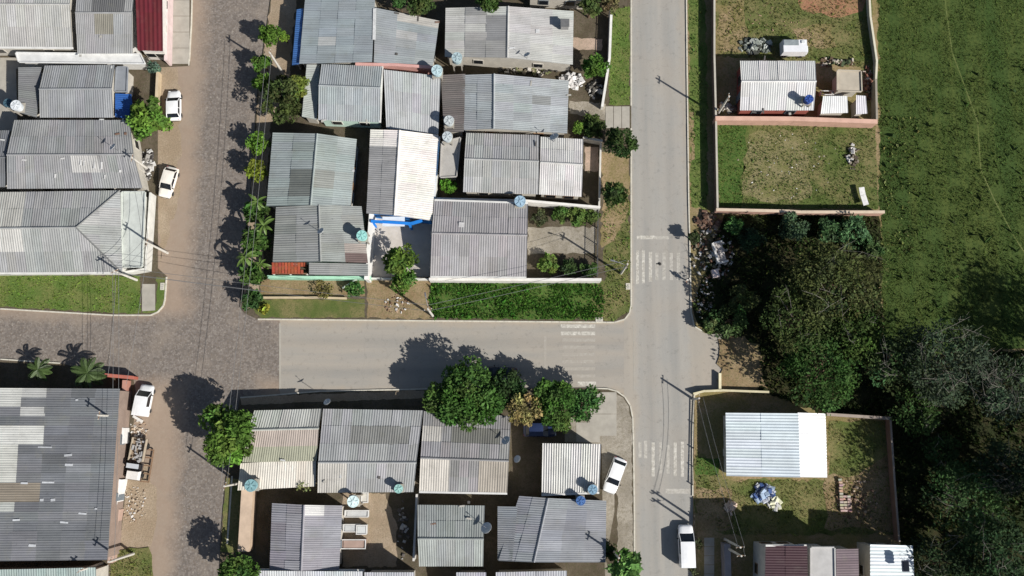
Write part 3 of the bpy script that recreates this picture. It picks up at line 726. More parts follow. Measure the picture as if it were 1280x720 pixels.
def tank(label, px, py, ztop, c, r=.72, h=1.15, stand=True, lid=None):
    p = G(px, py, ztop); root = empty('water_tank', (p.x, p.y, .1), 0, label, 'water tank', 'rooftop water tanks')
    r *= .88; zb = ztop-h; m = MB()
    m.lathe([(r*.84, zb), (r*.9, zb+h*.3), (r*.93, zb+h*.32), (r*.95, zb+h*.6), (r*.98, zb+h*.62), (r, zb+h*.82), (r*1.04, zb+h*.84)], (p.x, p.y, 0), 18); m.build('barrel', M['obj'], root, alb(c))
    m = MB(); m.lathe([(r*1.06, zb+h*.84), (r*1.06, zb+h*.91), (r*.97, zb+h*.93), (r*.92, zb+h*.90), (r*.3, zb+h*.92), (r*.26, zb+h*.97), (r*.1, zb+h*.98)], (p.x, p.y, 0), 18); m.build('lid', M['obj'], root, alb(lid or tuple(min(255, v+14) for v in c)))
    for q in (0, 1.05, 2.1): MB().box((p.x, p.y, zb+h*.925), (r*1.7, .06, .06), q+px).build('lid_rib', M['obj'], root, alb(tuple(max(0, v-26) for v in c)))
    m = MB(); m.box((p.x, p.y, zb-.06), (r*2, r*2, .11)); m.build('platform', M['wall'], root, alb((170, 164, 152)))
    for sx in (-1, 1):
        for sy in (-1, 1): m = MB(); m.box((p.x+sx*r*.8, p.y+sy*r*.8, (zb-.12)/2), (.14, .14, zb-.12)); m.build('leg', M['wall'], root, alb((165, 158, 146)))
    return root
DISH0 = None
def dish(label, px, py, z, rz=.6, s=1.0):
    global DISH0
    p = G(px, py, z)
    if DISH0 is None:
        root = empty('satellite_dish', (0, 0, 0), 0, 'x', 'satellite dish', 'satellite dishes on the roofs')
        m = MB(); m.tube([(0, 0, -1.2), (0, 0, .25)], .03, 6); m.build('mast', M['steel'], root, off=LOCAL)
        m = MB(); prof = [(.03, 0), (.2, .02), (.36, .075), (.45, .12), (.45, .135), (.34, .09), (.02, .02)]
        m.lathe(prof, n=16); o = m.build('reflector', M['obj'], root, alb((222, 222, 220)), off=LOCAL); o.location = (0, 0, .3); o.rotation_euler = (-.7, 0, 0)
        m = MB(); m.tube([(0, -.1, .2), (0, .2, .6), (0, .32, .74)], .018, 5); m.box((0, .33, .76), (.07, .07, .12)); m.build('feed_arm', M['steel'], root, off=LOCAL)
        DISH0 = root
    else: root = copy_tree(DISH0)
    root.location = (p.x, p.y, z); root.rotation_euler = (0, 0, rz); root.scale = (s, s, s); root['label'] = label
# ---------------------------------------------------------------- vehicles
def loft(secs, ring):
    m = MB(); vs = []; n = len(ring)
    for x, hw, z0, z1 in secs:
        for a, b in ring: vs.append((x, a*hw, z0+(z1-z0)*b))
    fs = [tuple(range(n)), tuple(range(len(secs)*n-1, (len(secs)-1)*n-1, -1))]
    for i in range(len(secs)-1):
        for k in range(n): fs.append((i*n+k, (i+1)*n+k, (i+1)*n+(k+1) % n, i*n+(k+1) % n))
    return m.add(vs, fs)
RING = [(-.92, 0), (.92, 0), (1, .18), (1, .55), (.97, .82), (.86, .97), (.4, 1.0), (-.4, 1.0), (-.86, .97), (-.97, .82), (-1, .55), (-1, .18)]
def make_car(van=False):
    root = empty('parked_car' if not van else 'parked_van', (0, 0, 0), 0, 'x', 'car' if not van else 'van', 'cars parked in the streets')
    W = .86
    if van: secs = [(-2.05, W*.9, .35, .95), (-1.98, W*.97, .28, 1.0), (-1.2, W, .26, 1.0), (.6, W, .26, 1.0), (1.25, W, .28, .97), (1.8, W*.95, .3, .84), (2.05, W*.82, .36, .7)]
    else: secs = [(-2.0, W*.82, .4, .8), (-1.9, W*.94, .3, .92), (-1.3, W, .26, .96), (.5, W, .24, .95), (1.1, W, .26, .92), (1.7, W*.94, .3, .82), (1.98, W*.78, .38, .66)]
    body = loft(secs, RING).build('body', M['paint'], root, (.75, .75, .74), smooth=True, off=LOCAL)
    if van: g = [(-2.0, .96, -1.95, 1.72), (.55, .96, .02, 1.72), (1.28, .93, 0, 0)]; b0, b1, t0, t1, zt = -2.02, 1.3, -1.95, .45, 1.78
    else: b0, b1, t0, t1, zt = -1.74, 1.0, -1.28, .30, 1.40
    zb = .9; hb, ht = W*.95, W*.83 if not van else W*.88
    cab = MB(); cab.hexa([(b0, -hb, zb), (b1, -hb, zb), (b1, hb, zb), (b0, hb, zb)], [(t0, -ht, zt-.05), (t1, -ht, zt-.05), (t1, ht, zt-.05), (t0, ht, zt-.05)])
    cab.build('windows', M['glass'], root, off=LOCAL)
    e = .03; rf = MB(); nx, ny = 6, 5; vs = []                    # crowned roof skin
    for i in range(nx+1):
        for j in range(ny+1):
            u, v = i/nx*2-1, j/ny*2-1; vs.append(((t0+t1)/2+u*((t1-t0)/2+.06), v*(ht+.04), zt+.05*(1-u*u*.8)*(1-v*v)-.015*(abs(u)**3)-.02*abs(v)**3))
    fs = [(i*(ny+1)+j, (i+1)*(ny+1)+j, (i+1)*(ny+1)+j+1, i*(ny+1)+j+1) for i in range(nx) for j in range(ny)]
    rf.add(vs, fs); rf.hexa([(t0-.05, -ht-.03, zt-.06), (t1+.05, -ht-.03, zt-.06), (t1+.05, ht+.03, zt-.06), (t0-.05, ht+.03, zt-.06)], [(t0-.055, -ht-.036, zt-.022), (t1+.055, -ht-.036, zt-.022), (t1+.055, ht+.036, zt-.022), (t0-.055, ht+.036, zt-.022)])
    rf.build('roof', M['paint'], root, (.75, .75, .74), smooth=False, off=LOCAL)
    wht = (.75, .75, .74)
    for s in (-1, 1):
        xm = (t0+t1)/2
        for p_, q_, r_ in (((b1-.02, s*hb*.99, zb), (t1, s*ht, zt-.03), .045), ((b0+.02, s*hb*.99, zb), (t0, s*ht, zt-.03), .06), ((xm, s*(hb+.01), zb), (xm-.05, s*(ht+.012), zt-.03), .035)):
            MB().tube([p_, q_], r_, 5).build('pillar', M['paint'], root, wht, off=LOCAL)
        if van: MB().hexa([(b0+.02, s*(hb-.02), zb-.02), (xm, s*(hb-.02), zb-.02), (xm, s*(hb+.015), zb-.02), (b0+.02, s*(hb+.015), zb-.02)], [(t0, s*(ht-.02), zt-.03), (xm, s*(ht-.02), zt-.03), (xm, s*(ht+.015), zt-.03), (t0, s*(ht+.015), zt-.03)]).build('side_panel', M['paint'], root, wht, off=LOCAL)
    tm = rm = None
    for x in (-1.25, 1.28):
        for s in (-1, 1):
            if tm is None:
                q = [(.2, -.09), (.29, -.09), (.31, -.05), (.31, .05), (.29, .09), (.2, .09)]
                t = MB().lathe(q, n=16).build('wheel', M['tyre'], root, off=LOCAL); tm = t.data
                r_ = MB().lathe([(.02, .07), (.12, .085), (.2, .095), (.2, -.095)], n=12).build('rim', M['steel'], t, off=LOCAL); rm = r_.data
            else: t = link('wheel', tm, root); link('rim', rm, t)
            t.location = (x, s*.78, .31); t.rotation_euler = (-s*math.pi/2, 0, 0)
    for s in (-1, 1):
        MB().box((1.86, s*.56, .68), (.2, .3, .13), 0, .8).build('headlight', M['lamp_clear'], root, off=LOCAL)
        MB().box((-1.93 if not van else -2.02, s*.64, .78), (.1, .2, .16)).build('tail_light', M['lamp_red'], root, off=LOCAL)
        MB().box((.75, s*.98, 1.0), (.12, .2, .13), 0, .8).build('mirror', M['tyre'], root, off=LOCAL)
    MB().box((1.98, 0, .42), (.1, 1.3, .16)).build('bumper', M['tyre'], root, off=LOCAL); MB().box((-1.98, 0, .45), (.1, 1.3, .16)).build('bumper', M['tyre'], root, off=LOCAL)
    MB().box((1.9, 0, .55), (.12, .5, .1)).build('grille', M['tyre'], root, off=LOCAL)
    MB().box((2.04, 0, .44), (.02, .4, .12)).build('number_plate', M['obj'], root, alb((190, 190, 188)), off=LOCAL)
    return root
PROTO = {}
def car(label, p0, p1, rgb, van=False, sc=(1, 1, 1), z0=.0):
    "p0 = tail px, p1 = nose px"
    a, b = G(*p0, .8), G(*p1, .8); c = (a+b)/2; d = b-a
    if van not in PROTO: PROTO[van] = o = make_car(van)
    else: o = copy_tree(PROTO[van])
    o.location = (c.x, c.y, z0); o.rotation_euler = (0, 0, math.atan2(d.y, d.x)); o.scale = sc; o['label'] = label
    kind_color(o, ('body', 'roof', 'pillar', 'side_panel'), alb(rgb, .9)); return o
# ---------------------------------------------------------------- person
def limb_mesh(name, parent, pts, edges, rad, mat, rgb, root_i=0, sub=1):
    me = bpy.data.meshes.new(name); me.from_pydata([tuple(p) for p in pts], edges, []); me.materials.append(mat)
    o = link(name, me, parent, rgb); sk = o.modifiers.new('skin', 'SKIN'); sk.use_smooth_shade = True
    for i, v in enumerate(me.skin_vertices[0].data if me.skin_vertices else []): pass
    return o
def skin(name, parent, pts, edges, rad, mat, rgb, root_i=0):
    me = bpy.data.meshes.new(name); me.from_pydata([tuple(p) for p in pts], edges, []); me.materials.append(mat)
    o = link(name, me, parent, rgb); md = o.modifiers.new('skin', 'SKIN'); md.use_smooth_shade = True
    if not me.skin_vertices: me.attributes  # layer is made with the modifier
    for i, v in enumerate(me.skin_vertices[0].data): v.radius = (rad[i], rad[i]) if not isinstance(rad[i], tuple) else rad[i]; v.use_root = (i == root_i)
    s = o.modifiers.new('sub', 'SUBSURF'); s.levels = s.render_levels = 1; return o
# ---------------------------------------------------------------- houses, corner lot west of the cobbled street
GA, GB, GD, GE = 'houses west of the cobbled street', 'houses between the two streets', 'houses south of the asphalt road', 'houses beside the meadow'
GREY = (150, 149, 147); PALE = (176, 173, 168); DARK = (122, 121, 120); BLUISH = (146, 152, 154); CREAM = (214, 208, 198)
house('long pale grey roof with a white parapet along its lower edge', [(-44, -40), (92, -40), (91, 60), (-44, 59)], 3.3, 'EW', 1.3, PALE, edges='S', group=GA)
house('patched grey roof between the long pale roof and the dark red roof', [(98, -28), (170, -28), (166, 67), (97, 67)], 3.4, 'EW', 1.0, (154, 152, 150), patches=[(112, 2, 160, 24, (112, 112, 112)), (118, 26, 146, 48, (150, 146, 134))], group=GA, wall=(214, 212, 206))
house('dark red metal roof at the pavement of the cobbled street', [(172, -30), (206, -30), (204, 64), (172, 63)], 3.6, 'monoS', .8, (104, 30, 44), metal=True, group=GA, wall=(224, 218, 212), amp=.03, pitch=.5, sl=5, var=.05)
house('white flat terrace slab below the patched roof', [(20, 66), (176, 68), (182, 80), (24, 78)], 2.6, 'flat', 0, (214, 212, 208), group=GA, wall=(220, 218, 212), open_=False)
house('pale roof cut by the top edge among the trees', [(660, -60), (736, -58), (734, 1), (660, -2)], 3.1, 'EW', 1.0, (200, 197, 190), group=GB)
house('narrow dark lean-to beside the white paved yard', [(25, 86), (52, 84), (46, 147), (25, 142)], 2.7, 'monoE', .4, DARK, group=GA, rf=.5, open_=False)
house('small gabled grey house with the blue awning beside the round street tree', [(56, 82), (144, 81), (142, 147), (50, 147)], 3.0, 'EW', 1.1, (146, 146, 146), group=GA, edges='')
house('grey flat porch slab next to the terracotta forecourt', [(146, 84), (160, 84), (159, 115), (144, 115)], 2.5, 'flat', 0, (140, 142, 146), group=GA, open_=False)
house('bright blue corrugated awning half under the round street tree', [(145, 118), (164, 118), (168, 150), (145, 147)], 2.4, 'monoE', .25, (48, 92, 160), metal=True, group=GA, open_=False, cat='awning', name='awning', over=.6)
house('long grey roof with light worn patches behind the two parked cars', [(18, 150), (162, 150), (178, 235), (9, 236)], 3.1, 'EW', 1.2, (150, 148, 147), group=GA, rf=.46, patches=[(85, 198, 130, 208, (196, 194, 190)), (100, 190, 112, 212, (188, 186, 182))])
house('dark strip of roof cut by the photo edge below the paved yard', [(-40, 163), (13, 163), (7, 234), (-40, 234)], 2.8, 'EW', .7, (118, 118, 120), group=GA, open_=False)
house('large hipped roof facing the grass verge on the corner', [(-60, 241), (150, 238), (153, 341), (-60, 342)], 3.3, 'EW', 2.0, (158, 157, 154), group=GA, hip=.235, rf=.52, edges='S', patches=[(-30, 242, 30, 274, (192, 190, 182)), (-30, 298, 27, 322, (198, 196, 190))], wall=(222, 220, 212))
house('white flat porch slab in front of the hipped roof', [(152, 240), (182, 240), (178, 334), (153, 334)], 2.7, 'flat', 0, (196, 198, 190), group=GA, wall=(214, 214, 206), open_=False)
# block between the streets
house('blue grey roof with one light patch at the top of the block', [(382, -8), (470, -6), (466, 80), (374, 80)], 3.2, 'monoW', .6, BLUISH, group=GB, patches=[(403, 46, 424, 60, (178, 180, 178))], var=.04, amp=.013)
house('narrow blue painted lean-to beside the blue grey roof', [(371, 12), (380, 12), (375, 82), (365, 82)], 2.6, 'monoW', .3, (72, 112, 168), metal=True, group=GB, open_=False, cat='awning', name='awning', over=.5)
house('grey roof with a pale strip on its upper side next to the blue grey roof', [(470, 12), (549, 26), (541, 84), (468, 80)], 3.0, 'monoE', .5, (152, 155, 155), group=GB, patches=[(494, 8, 552, 32, (194, 190, 182)), (494, 44, 510, 50, (180, 180, 178))], var=.05, amp=.013)
house('pale gabled roof under leafy branches with a white vent box', [(557, 10), (717, 14), (716, 81), (556, 71)], 3.2, 'NS', 1.3, (186, 183, 178), group=GB, rf=.49, patches=[(592, 14, 616, 24, (158, 158, 156)), (592, 27, 616, 32, (150, 150, 148)), (592, 36, 616, 48, (174, 172, 168)), (592, 52, 632, 68, (156, 155, 152)), (616, 15, 630, 50, (148, 148, 148))], var=.04, amp=.013)
house('pale flat strip roof west of the two tone gable', [(384, 82), (400, 81), (396, 150), (378, 147)], 2.6, 'monoE', .3, (170, 172, 166), group=GB, open_=False)
house('two tone gabled roof beside the big dark shrub', [(402, 80), (478, 83), (475, 153), (398, 150)], 3.2, 'EW', 1.2, (160, 163, 163), group=GB, rf=.57, wall=(196, 220, 206), edges='E')
house('pale flat grey roof with a white tank at its corner', [(480, 88), (551, 96), (548, 168), (483, 160)], 3.0, 'monoS', .25, (184, 184, 182), group=GB, var=.03, amp=.02)
house('brown weathered lean-to strip behind the row of water tanks', [(551, 94), (582, 94), (580, 166), (555, 166)], 2.9, 'monoW', .4, (120, 112, 108), group=GB, patches=[(551, 94, 562, 130, (128, 104, 100))], open_=False)
house('grey gabled roof with a paler east slope above the driveway', [(578, 94), (711, 101), (709, 167), (578, 163)], 3.2, 'NS', 1.4, (164, 166, 166), group=GB, rf=.30, patches=[(656, 118, 684, 132, (150, 152, 150))], var=.05)
house('ribbed grey half of the double roof by the driveway', [(583, 166), (674, 169), (673, 243), (579, 240)], 3.1, 'EW', 1.3, (166, 164, 161), group=GB, rf=.52, patches=[(583, 160, 604, 172, (170, 140, 136))])
house('whiter ribbed half of the double roof by the driveway', [(676, 171), (729, 174), (727, 246), (674, 243)], 3.1, 'EW', 1.2, (202, 198, 193), group=GB, rf=.52)
house('small pale flat slab beside the tanks behind the double roof', [(552, 178), (576, 172), (571, 221), (550, 222)], 2.7, 'flat', 0, (176, 170, 162), group=GB, open_=False)
house('green grey gabled roof behind the two round street trees', [(341, 166), (446, 174), (438, 260), (333, 258)], 3.2, 'NS', 1.5, (152, 158, 154), group=GB, rf=.55, patches=[(374, 216, 388, 240, (116, 120, 116)), (396, 216, 412, 238, (150, 152, 146))])
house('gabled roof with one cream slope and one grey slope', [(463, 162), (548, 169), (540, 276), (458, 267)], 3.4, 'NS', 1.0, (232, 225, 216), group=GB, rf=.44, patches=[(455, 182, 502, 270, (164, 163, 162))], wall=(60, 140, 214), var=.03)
house('grey gabled corner house with the mint green front wall', [(345, 259), (440, 255), (460, 300)][:1]+[(452, 258), (460, 329), (341, 328)], 3.1, 'NS', 1.3, (150, 150, 146), group=GB, rf=.52, patches=[(432, 320, 456, 334, (120, 104, 100)), (432, 304, 458, 318, (176, 166, 158))], wall=(196, 222, 206))
house('front strip of the grey corner roof behind the mint green wall', [(387, 329), (460, 330), (460, 345), (387, 344)], 2.9, 'monoE', .3, (150, 150, 146), group=GB, open_=False, patches=[(432, 322, 460, 336, (120, 104, 100))], wall=(196, 222, 206))
house('evenly ribbed grey roof above the lush corner grass', [(543, 250), (660, 254), (658, 347), (538, 346)], 3.1, 'EW', 1.5, (160, 155, 154), group=GB, rf=.54, edges='NS', wall=(228, 226, 220))
# below the cobbled cross street
house('huge dark workshop roof of patched sheets with light panels', [(-120, 485), (150, 486), (134, 700), (-130, 700)], 3.8, 'monoE', 1.6, (116, 116, 118), group='workshops at the cobbled crossing', sl=2.9, over=.2, var=.10, wall=(150, 132, 120), patches=[(6, 482, 36, 508, (196, 196, 190)), (34, 482, 66, 498, (184, 184, 180)), (33, 507, 62, 521, (192, 192, 188)), (2, 531, 60, 558, (206, 206, 200)), (-30, 555, 32, 606, (200, 200, 192)), (-40, 606, 48, 624, (140, 131, 118)), (-40, 626, 12, 640, (186, 188, 182))])
house('greenish pale roof edge below the huge workshop roof', [(-60, 712), (124, 708), (122, 790), (-60, 790)], 3.2, 'monoS', .8, (160, 172, 166), group='workshops at the cobbled crossing', open_=False)
# terrace south of the asphalt road
house('pale stepped roof beside the big round tree', [(318, 513), (402, 511), (396, 576), (303, 578)], 3.4, 'EW', .8, (176, 176, 168), group=GD, rf=.62, patches=[(300, 540, 400, 560, (182, 170, 160)), (300, 558, 400, 580, (166, 166, 146))], wall=(206, 200, 186))
house('lower cream lean-to of the stepped roof', [(302, 579), (396, 573), (394, 608), (297, 613)], 2.9, 'monoS', .4, (208, 200, 186), group=GD, open_=False, var=.03, patches=[(325, 592, 394, 614, (226, 220, 208))], wall=(206, 200, 186))
house('striped grey roof in the middle of the terrace', [(404, 511), (529, 513), (517, 615), (397, 616)], 3.3, 'EW', 1.1, (158, 157, 155), group=GD, rf=.36, sl=1.8, patches=[(395, 580, 432, 616, (190, 186, 178)), (440, 538, 510, 560, (138, 138, 134))], wall=(200, 198, 190))
house('grey roof with white replaced panels under the spreading tree', [(530, 514), (639, 520), (634, 617), (524, 615)], 3.3, 'EW', 1.1, (146, 143, 141), group=GD, rf=.42, sl=1.6, edges='S', patches=[(526, 534, 553, 560, (196, 192, 184)), (530, 582, 562, 611, (206, 200, 190)), (600, 586, 634, 616, (174, 166, 154)), (560, 530, 630, 556, (122, 122, 116))], wall=(224, 220, 214))
house('small bright ribbed roof next to the white parked car', [(678, 554), (751, 555), (749, 616), (677, 619)], 3.0, 'monoS', .35, (206, 203, 197), group=GD, edges='S', wall=(210, 206, 196), var=.03, sl=6, amp=.05)
house('violet grey gabled roof beside the tan patio', [(340, 629), (428, 632), (424, 712), (337, 712)], 3.1, 'NS', 1.2, (152, 148, 152), group=GD, rf=.48, patches=[(390, 632, 404, 640, (214, 212, 208))])
house('green grey square roof with a dish on its edge', [(522, 631), (606, 632), (604, 708), (524, 708)], 3.1, 'EW', 1.1, (150, 152, 148), group=GD, rf=.46)
house('wide grey roof crossed by the shadow of a street pole', [(649, 620), (758, 626), (757, 704), (622, 700)][:1]+[(758, 626), (757, 703), (623, 701)], 3.1, 'NS', 1.1, (148, 148, 151), group=GD, rf=.33)
house('narrow west end of the wide grey roof', [(622, 633), (647, 633), (640, 700), (622, 700)], 2.9, 'monoW', .5, (142, 142, 144), group=GD, open_=False)
house('pale roof edge at the bottom below the violet grey gable', [(325, 712), (455, 713), (455, 780), (325, 780)], 3.0, 'monoS', .8, (186, 186, 186), group=GD, edges='N', open_=False)
house('pale roof edge at the bottom below the tan patio', [(457, 714), (519, 714), (519, 780), (457, 780)], 3.0, 'monoS', .8, (176, 176, 178), group=GD, open_=False)
house('short roof edge at the bottom below the green grey square roof', [(571, 714), (608, 714), (608, 780), (571, 780)], 3.0, 'monoS', .8, (168, 166, 170), group=GD, open_=False)
house('roof edge at the bottom below the wide grey roof', [(620, 714), (708, 712), (708, 780), (620, 780)], 3.0, 'monoS', .8, (180, 178, 182), group=GD, open_=False)
# east side
house('white metal gabled roof with a blue tank in the walled lot', [(925, 76), (1019, 76), (1017, 138), (925, 138)], 3.0, 'EW', 1.0, (206, 203, 199), metal=True, group=GE, rf=.54, wall=(160, 92, 80), var=.05)
house('small tan flat slab behind the white metal roof', [(1046, 88), (1076, 89), (1077, 115), (1046, 114)], 2.6, 'flat', 0, (184, 172, 154), group=GE, open_=False)
house('small square white roof beside the blue tank', [(1028, 121), (1058, 121), (1060, 141), (1026, 142)], 2.5, 'monoS', .3, (222, 220, 218), metal=True, group=GE, open_=False, var=.02, amp=.015)
house('little white porch roof at the far end of the walled lot', [(1069, 120), (1081, 121), (1084, 142), (1070, 143)], 2.4, 'monoS', .3, (206, 202, 204), metal=True, group=GE, open_=False, var=.02, amp=.02)
house('ribbed white metal roof of the house below the woods', [(907, 516), (993, 517), (995, 596), (908, 595)], 2.6, 'monoW', 1.5, (222, 228, 230), metal=True, group=GE, wall=(214, 208, 196), var=.02, sl=5, pitch=.42, amp=.03)
house('smooth bright white annex roof joined to the ribbed white roof', [(995, 516), (1032, 517), (1034, 597), (997, 596)], 3.7, 'monoE', .25, (244, 244, 246), metal=True, group=GE, wall=(226, 222, 214), var=.0, sl=8, amp=.004) if False else house('smooth bright white annex roof joined to the ribbed white roof', [(994.5, 516), (1032, 517), (1034, 597), (996.5, 596)], 3.2, 'monoE', .8, (236, 238, 240), metal=True, group=GE, wall=(226, 222, 214), var=.015, sl=5, pitch=.42, amp=.022)
house('tall building with a maroon roof bay at the bottom beside the pickup', [(957, 682), (1008, 682), (1010, 800), (955, 800)], 6.2, 'monoW', .3, (74, 48, 52), metal=True, group=GE, wall=(200, 196, 190), var=.03, amp=.02, edges='N')
house('light grey flat bay beside the maroon roof bay', [(1013, 684), (1043, 684), (1045, 800), (1013, 800)], 5.4, 'flat', 0, (186, 182, 178), group=GE, wall=(205, 202, 198), open_=False)
house('mauve ribbed roof bay between the grey bay and the white roof', [(1044, 686), (1073, 686), (1075, 800), (1045, 800)], 5.1, 'monoE', .3, (126, 112, 114), group=GE, open_=False, var=.03)
house('ribbed white roof at the bottom with a small dark skylight box', [(1086, 680), (1141, 682), (1146, 800), (1086, 800)], 4.4, 'monoE', .4, (218, 222, 222), metal=True, group=GE, var=.02, pitch=.42, amp=.03, sl=8)
# ---------------------------------------------------------------- walls and fences
def extra(root, name, c, d, rgb, rz=0.0, mat='obj', t=1.0):
    return MB().box(c, d, rz, t).build(name, M[mat], root, alb(rgb))
wall('white yard wall with pink stains along the dark red roof', [(209, -20), (208, 30), (207, 74)], 1.9, (218, 196, 192), .3)
wall('white wall beside the cobbled street in front of the hipped house', [(188, 242), (182, 336), (152, 341)], 1.7, (216, 214, 206), .2)
wall('low terracotta stained front wall near the palm sized shrub', [(197, 90), (194, 150)], 1.1, (196, 176, 146), .25)
wall('long low white wall at the side of the lush corner grass', [(538, 349), (640, 349.5), (750, 349.5)], 2.0, (226, 222, 214), .28)
wall('white boundary wall behind the shrubs of the ribbed grey house', [(547, 248.5), (658, 251), (749, 259)], 2.2, (226, 222, 214), .24)
wall('mint green front wall facing the mown strip', [(336, 346), (400, 347), (462, 347)], 1.5, (160, 206, 178), .3)
wall('tall white side wall beside the mint green tank', [(464, 268), (458, 347)], 2.6, (228, 226, 220), .45)
wall('thin white front wall of the patio with the fruit tree', [(462, 348), (538, 349)], 1.0, (216, 214, 204), .18)
wall('white back wall east of the cream slope', [(549, 172), (543, 248)], 2.4, (214, 212, 204), .2)
wall('low plank edged bank above the mown strip', [(304, 372), (400, 372), (432, 373)], .5, (190, 172, 138), .2)
wall('bent white front wall along the street verge', [(764, 20), (762, 72), (758, 100), (753, 132)], 1.3, (222, 220, 212), .25)
wall('pink plastered parapet line between the blue grey roof and the flat grey roof', [(446, 80), (495, 81), (538, 84)], 3.35, (206, 156, 146), .3)
wall('pale driveway wall below the big dark tree', [(730, 172), (752, 176)], 1.6, (190, 186, 176), .2)
wall('white front wall beside the bare trodden verge', [(751, 178), (749, 258)], 1.0, (206, 202, 192), .16)
wall('tan brick yard wall lying between deep shadows', [(309, 614), (305, 682)], 1.8, (196, 172, 148), 1.3)
wall('white wall end at the tan patio', [(521, 619), (517, 700)], 2.0, (206, 202, 196), .18)
wall('long red brown lot wall casting a dark shadow on the verge', [(893, -60), (893, 70), (895, 150), (897, 262)], 1.5, (132, 112, 100), .18, (196, 190, 176))
wall('pink plastered wall between the house lot and the empty lot', [(897, 148), (990, 148.5), (1094, 152)], 1.9, (206, 166, 146), .5)
wall('pale plank topped wall at the bottom of the empty lot', [(897, 262), (986, 264), (1000, 265), (1104, 265)], 1.6, (196, 158, 140), .3, (220, 200, 176))
wall('thin white wall along the meadow edge', [(1084, -60), (1088, 20), (1096, 76), (1095, 98)], 1.0, (206, 200, 178), .2)
wall('grey side wall of the yard beside the tan slab', [(1095, 100), (1096, 148)], 1.6, (150, 142, 128), .2)
wall('brown brick wall at the foot of the woods', [(1035, 518), (1112, 523)], 1.5, (126, 92, 80), .3, (172, 158, 146))
wall('weathered boundary wall between the back yard and the dark woods', [(1113, 524), (1118, 600), (1124, 676)], 1.5, (128, 104, 92), .16, (168, 156, 144))
wall('curved pale kerb wall at the entrance of the white roofed house', [(868, 492), (880, 489), (904, 488), (960, 490)], .7, (206, 196, 160), .2)
wall('short pale wall stub standing in the brown earth', [(900, 468), (900, 488)], .6, (222, 212, 176), .25)
wall('grey garden wall beside the pale path near the twin poles', [(909, 684), (912, 790)], 1.9, (148, 140, 140), .7)
wall('stained brick wall along the street side of the workshop', [(156, 478), (152, 540), (147, 605)], 1.3, (176, 128, 112), .5)
wall('pale plastered wall along the lower street side of the workshop', [(146, 640), (138, 700)], 1.2, (186, 158, 142), .6)
wall('white plastered street wall between two stained brick lengths', [(146, 604), (140, 638)], 1.8, (232, 230, 226), .9)
wall('small white pillar block at the workshop wall', [(149, 540), (149, 550)], 1.9, (230, 228, 224), .9)
wall('red brick gate wall in the palm garden corner', [(133, 469), (165, 472)], 1.4, (170, 96, 80), .35)
rail_fence('grey bar gate and railings of the concrete forecourt', [(748, 262), (747, 344)], 1.5, 2.2, (96, 96, 96))
rail_fence('dark railings along the pavement beside the white roofed house', [(868, 498), (867, 560), (866, 606)], .5, 2.4, (70, 66, 62))
rail_fence('dark railings beside the white van at the bottom', [(868, 644), (869, 730)], .5, 2.4, (70, 66, 62))
rail_fence('metal railings in front of the shaded yard at the top', [(762, 14), (760, 70)], 1.5, 2.0, (74, 76, 80))
# ---------------------------------------------------------------- vegetation
BRIGHT = (92, 124, 50); MID = (84, 116, 52); DEEP = (62, 90, 44); OLIVE = (108, 116, 60)
tree('round bright green tree at the dry pavement beside the white hatchback', 186, 148, 30, 3.2, (108, 140, 62), size=.5, var=.3)
shrub('spiky blue green shrub at the dark red roof corner', 192, 84, 9, (96, 120, 104), 1.4)
tree('bright round street tree topmost by the blue lean-to', 338, 43, 16, 2.6, BRIGHT, size=.36, group='street trees along the cobbled street')
shrub('bright bush behind the topmost street tree', 355, 46, 8, (120, 150, 62), 1.8)
tree('small street tree under the leaning pole', 328, 79, 13, 2.4, MID, size=.34, group='street trees along the cobbled street')
tree('small street tree touching the big dark shrub', 329, 103, 14, 2.4, (92, 124, 50), size=.34, group='street trees along the cobbled street')
tree('big dark feathery tree beside the two tone gable', 352, 124, 32, 3.0, (74, 86, 48), size=.36, var=.4, n=3600)
tree('olive feathery tree against the pale flat strip roof', 372, 108, 16, 3.4, (120, 134, 64), size=.34)
tree('clipped bright tree above the yellowish round tree', 324, 180, 16, 2.4, (98, 130, 52), size=.34, group='street trees along the cobbled street')
tree('yellowish round tree beside the green grey gable', 320, 213, 15, 2.4, (122, 132, 52), size=.34, group='street trees along the cobbled street')
for i, (x, y, h, n, L, l) in enumerate([(322, 252, 3.6, 7, 1.5, 'banana plant at the top of the row beside the green grey gable'), (330, 282, 3.9, 8, 1.7, 'banana plant with broad leaves close to the gable wall'), (312, 290, 3.2, 6, 1.3, 'ragged banana plant nearest the street, mid row'), (306, 322, 3.6, 8, 1.8, 'pale banana plant beside the orange porch'), (326, 330, 3.2, 6, 1.4, 'banana plant near the mint green wall')]):
    banana(l, x, y, h, n, L)
for i, (x, y, r, l) in enumerate([(320, 262, 17, 'leafy undergrowth at the top banana plant'), (318, 304, 19, 'leafy undergrowth among the middle banana plants'), (316, 344, 18, 'leafy undergrowth at the lower banana plants')]):
    shrub(l, x, y, r, (72, 100, 48), 2.6, size=.55, n=700)
tree('trimmed dark hedge tree at the crossing end of the banana row', 314, 374, 14, 2.0, (66, 94, 52), size=.32, flat=.9)
shrub('yellow green weed clump at the kerb corner', 330, 386, 8, (140, 142, 60), .5)
shrub('green creeper bush at the mint green wall end', 444, 362, 12, (86, 124, 66), 1.0)
shrub('dry weeds along the earth strip', 404, 362, 14, (118, 112, 66), .5, n=260)
tree('fruit tree rising out of the shaded patio', 500, 326, 22, 3.6, (92, 116, 52), size=.42)
tree('low bushy tree over the thin patio wall', 504, 350, 18, 2.2, (98, 132, 60), size=.34)
shrub('small bright bush between the slab and the white back wall', 560, 232, 11, (92, 138, 52), 1.2)
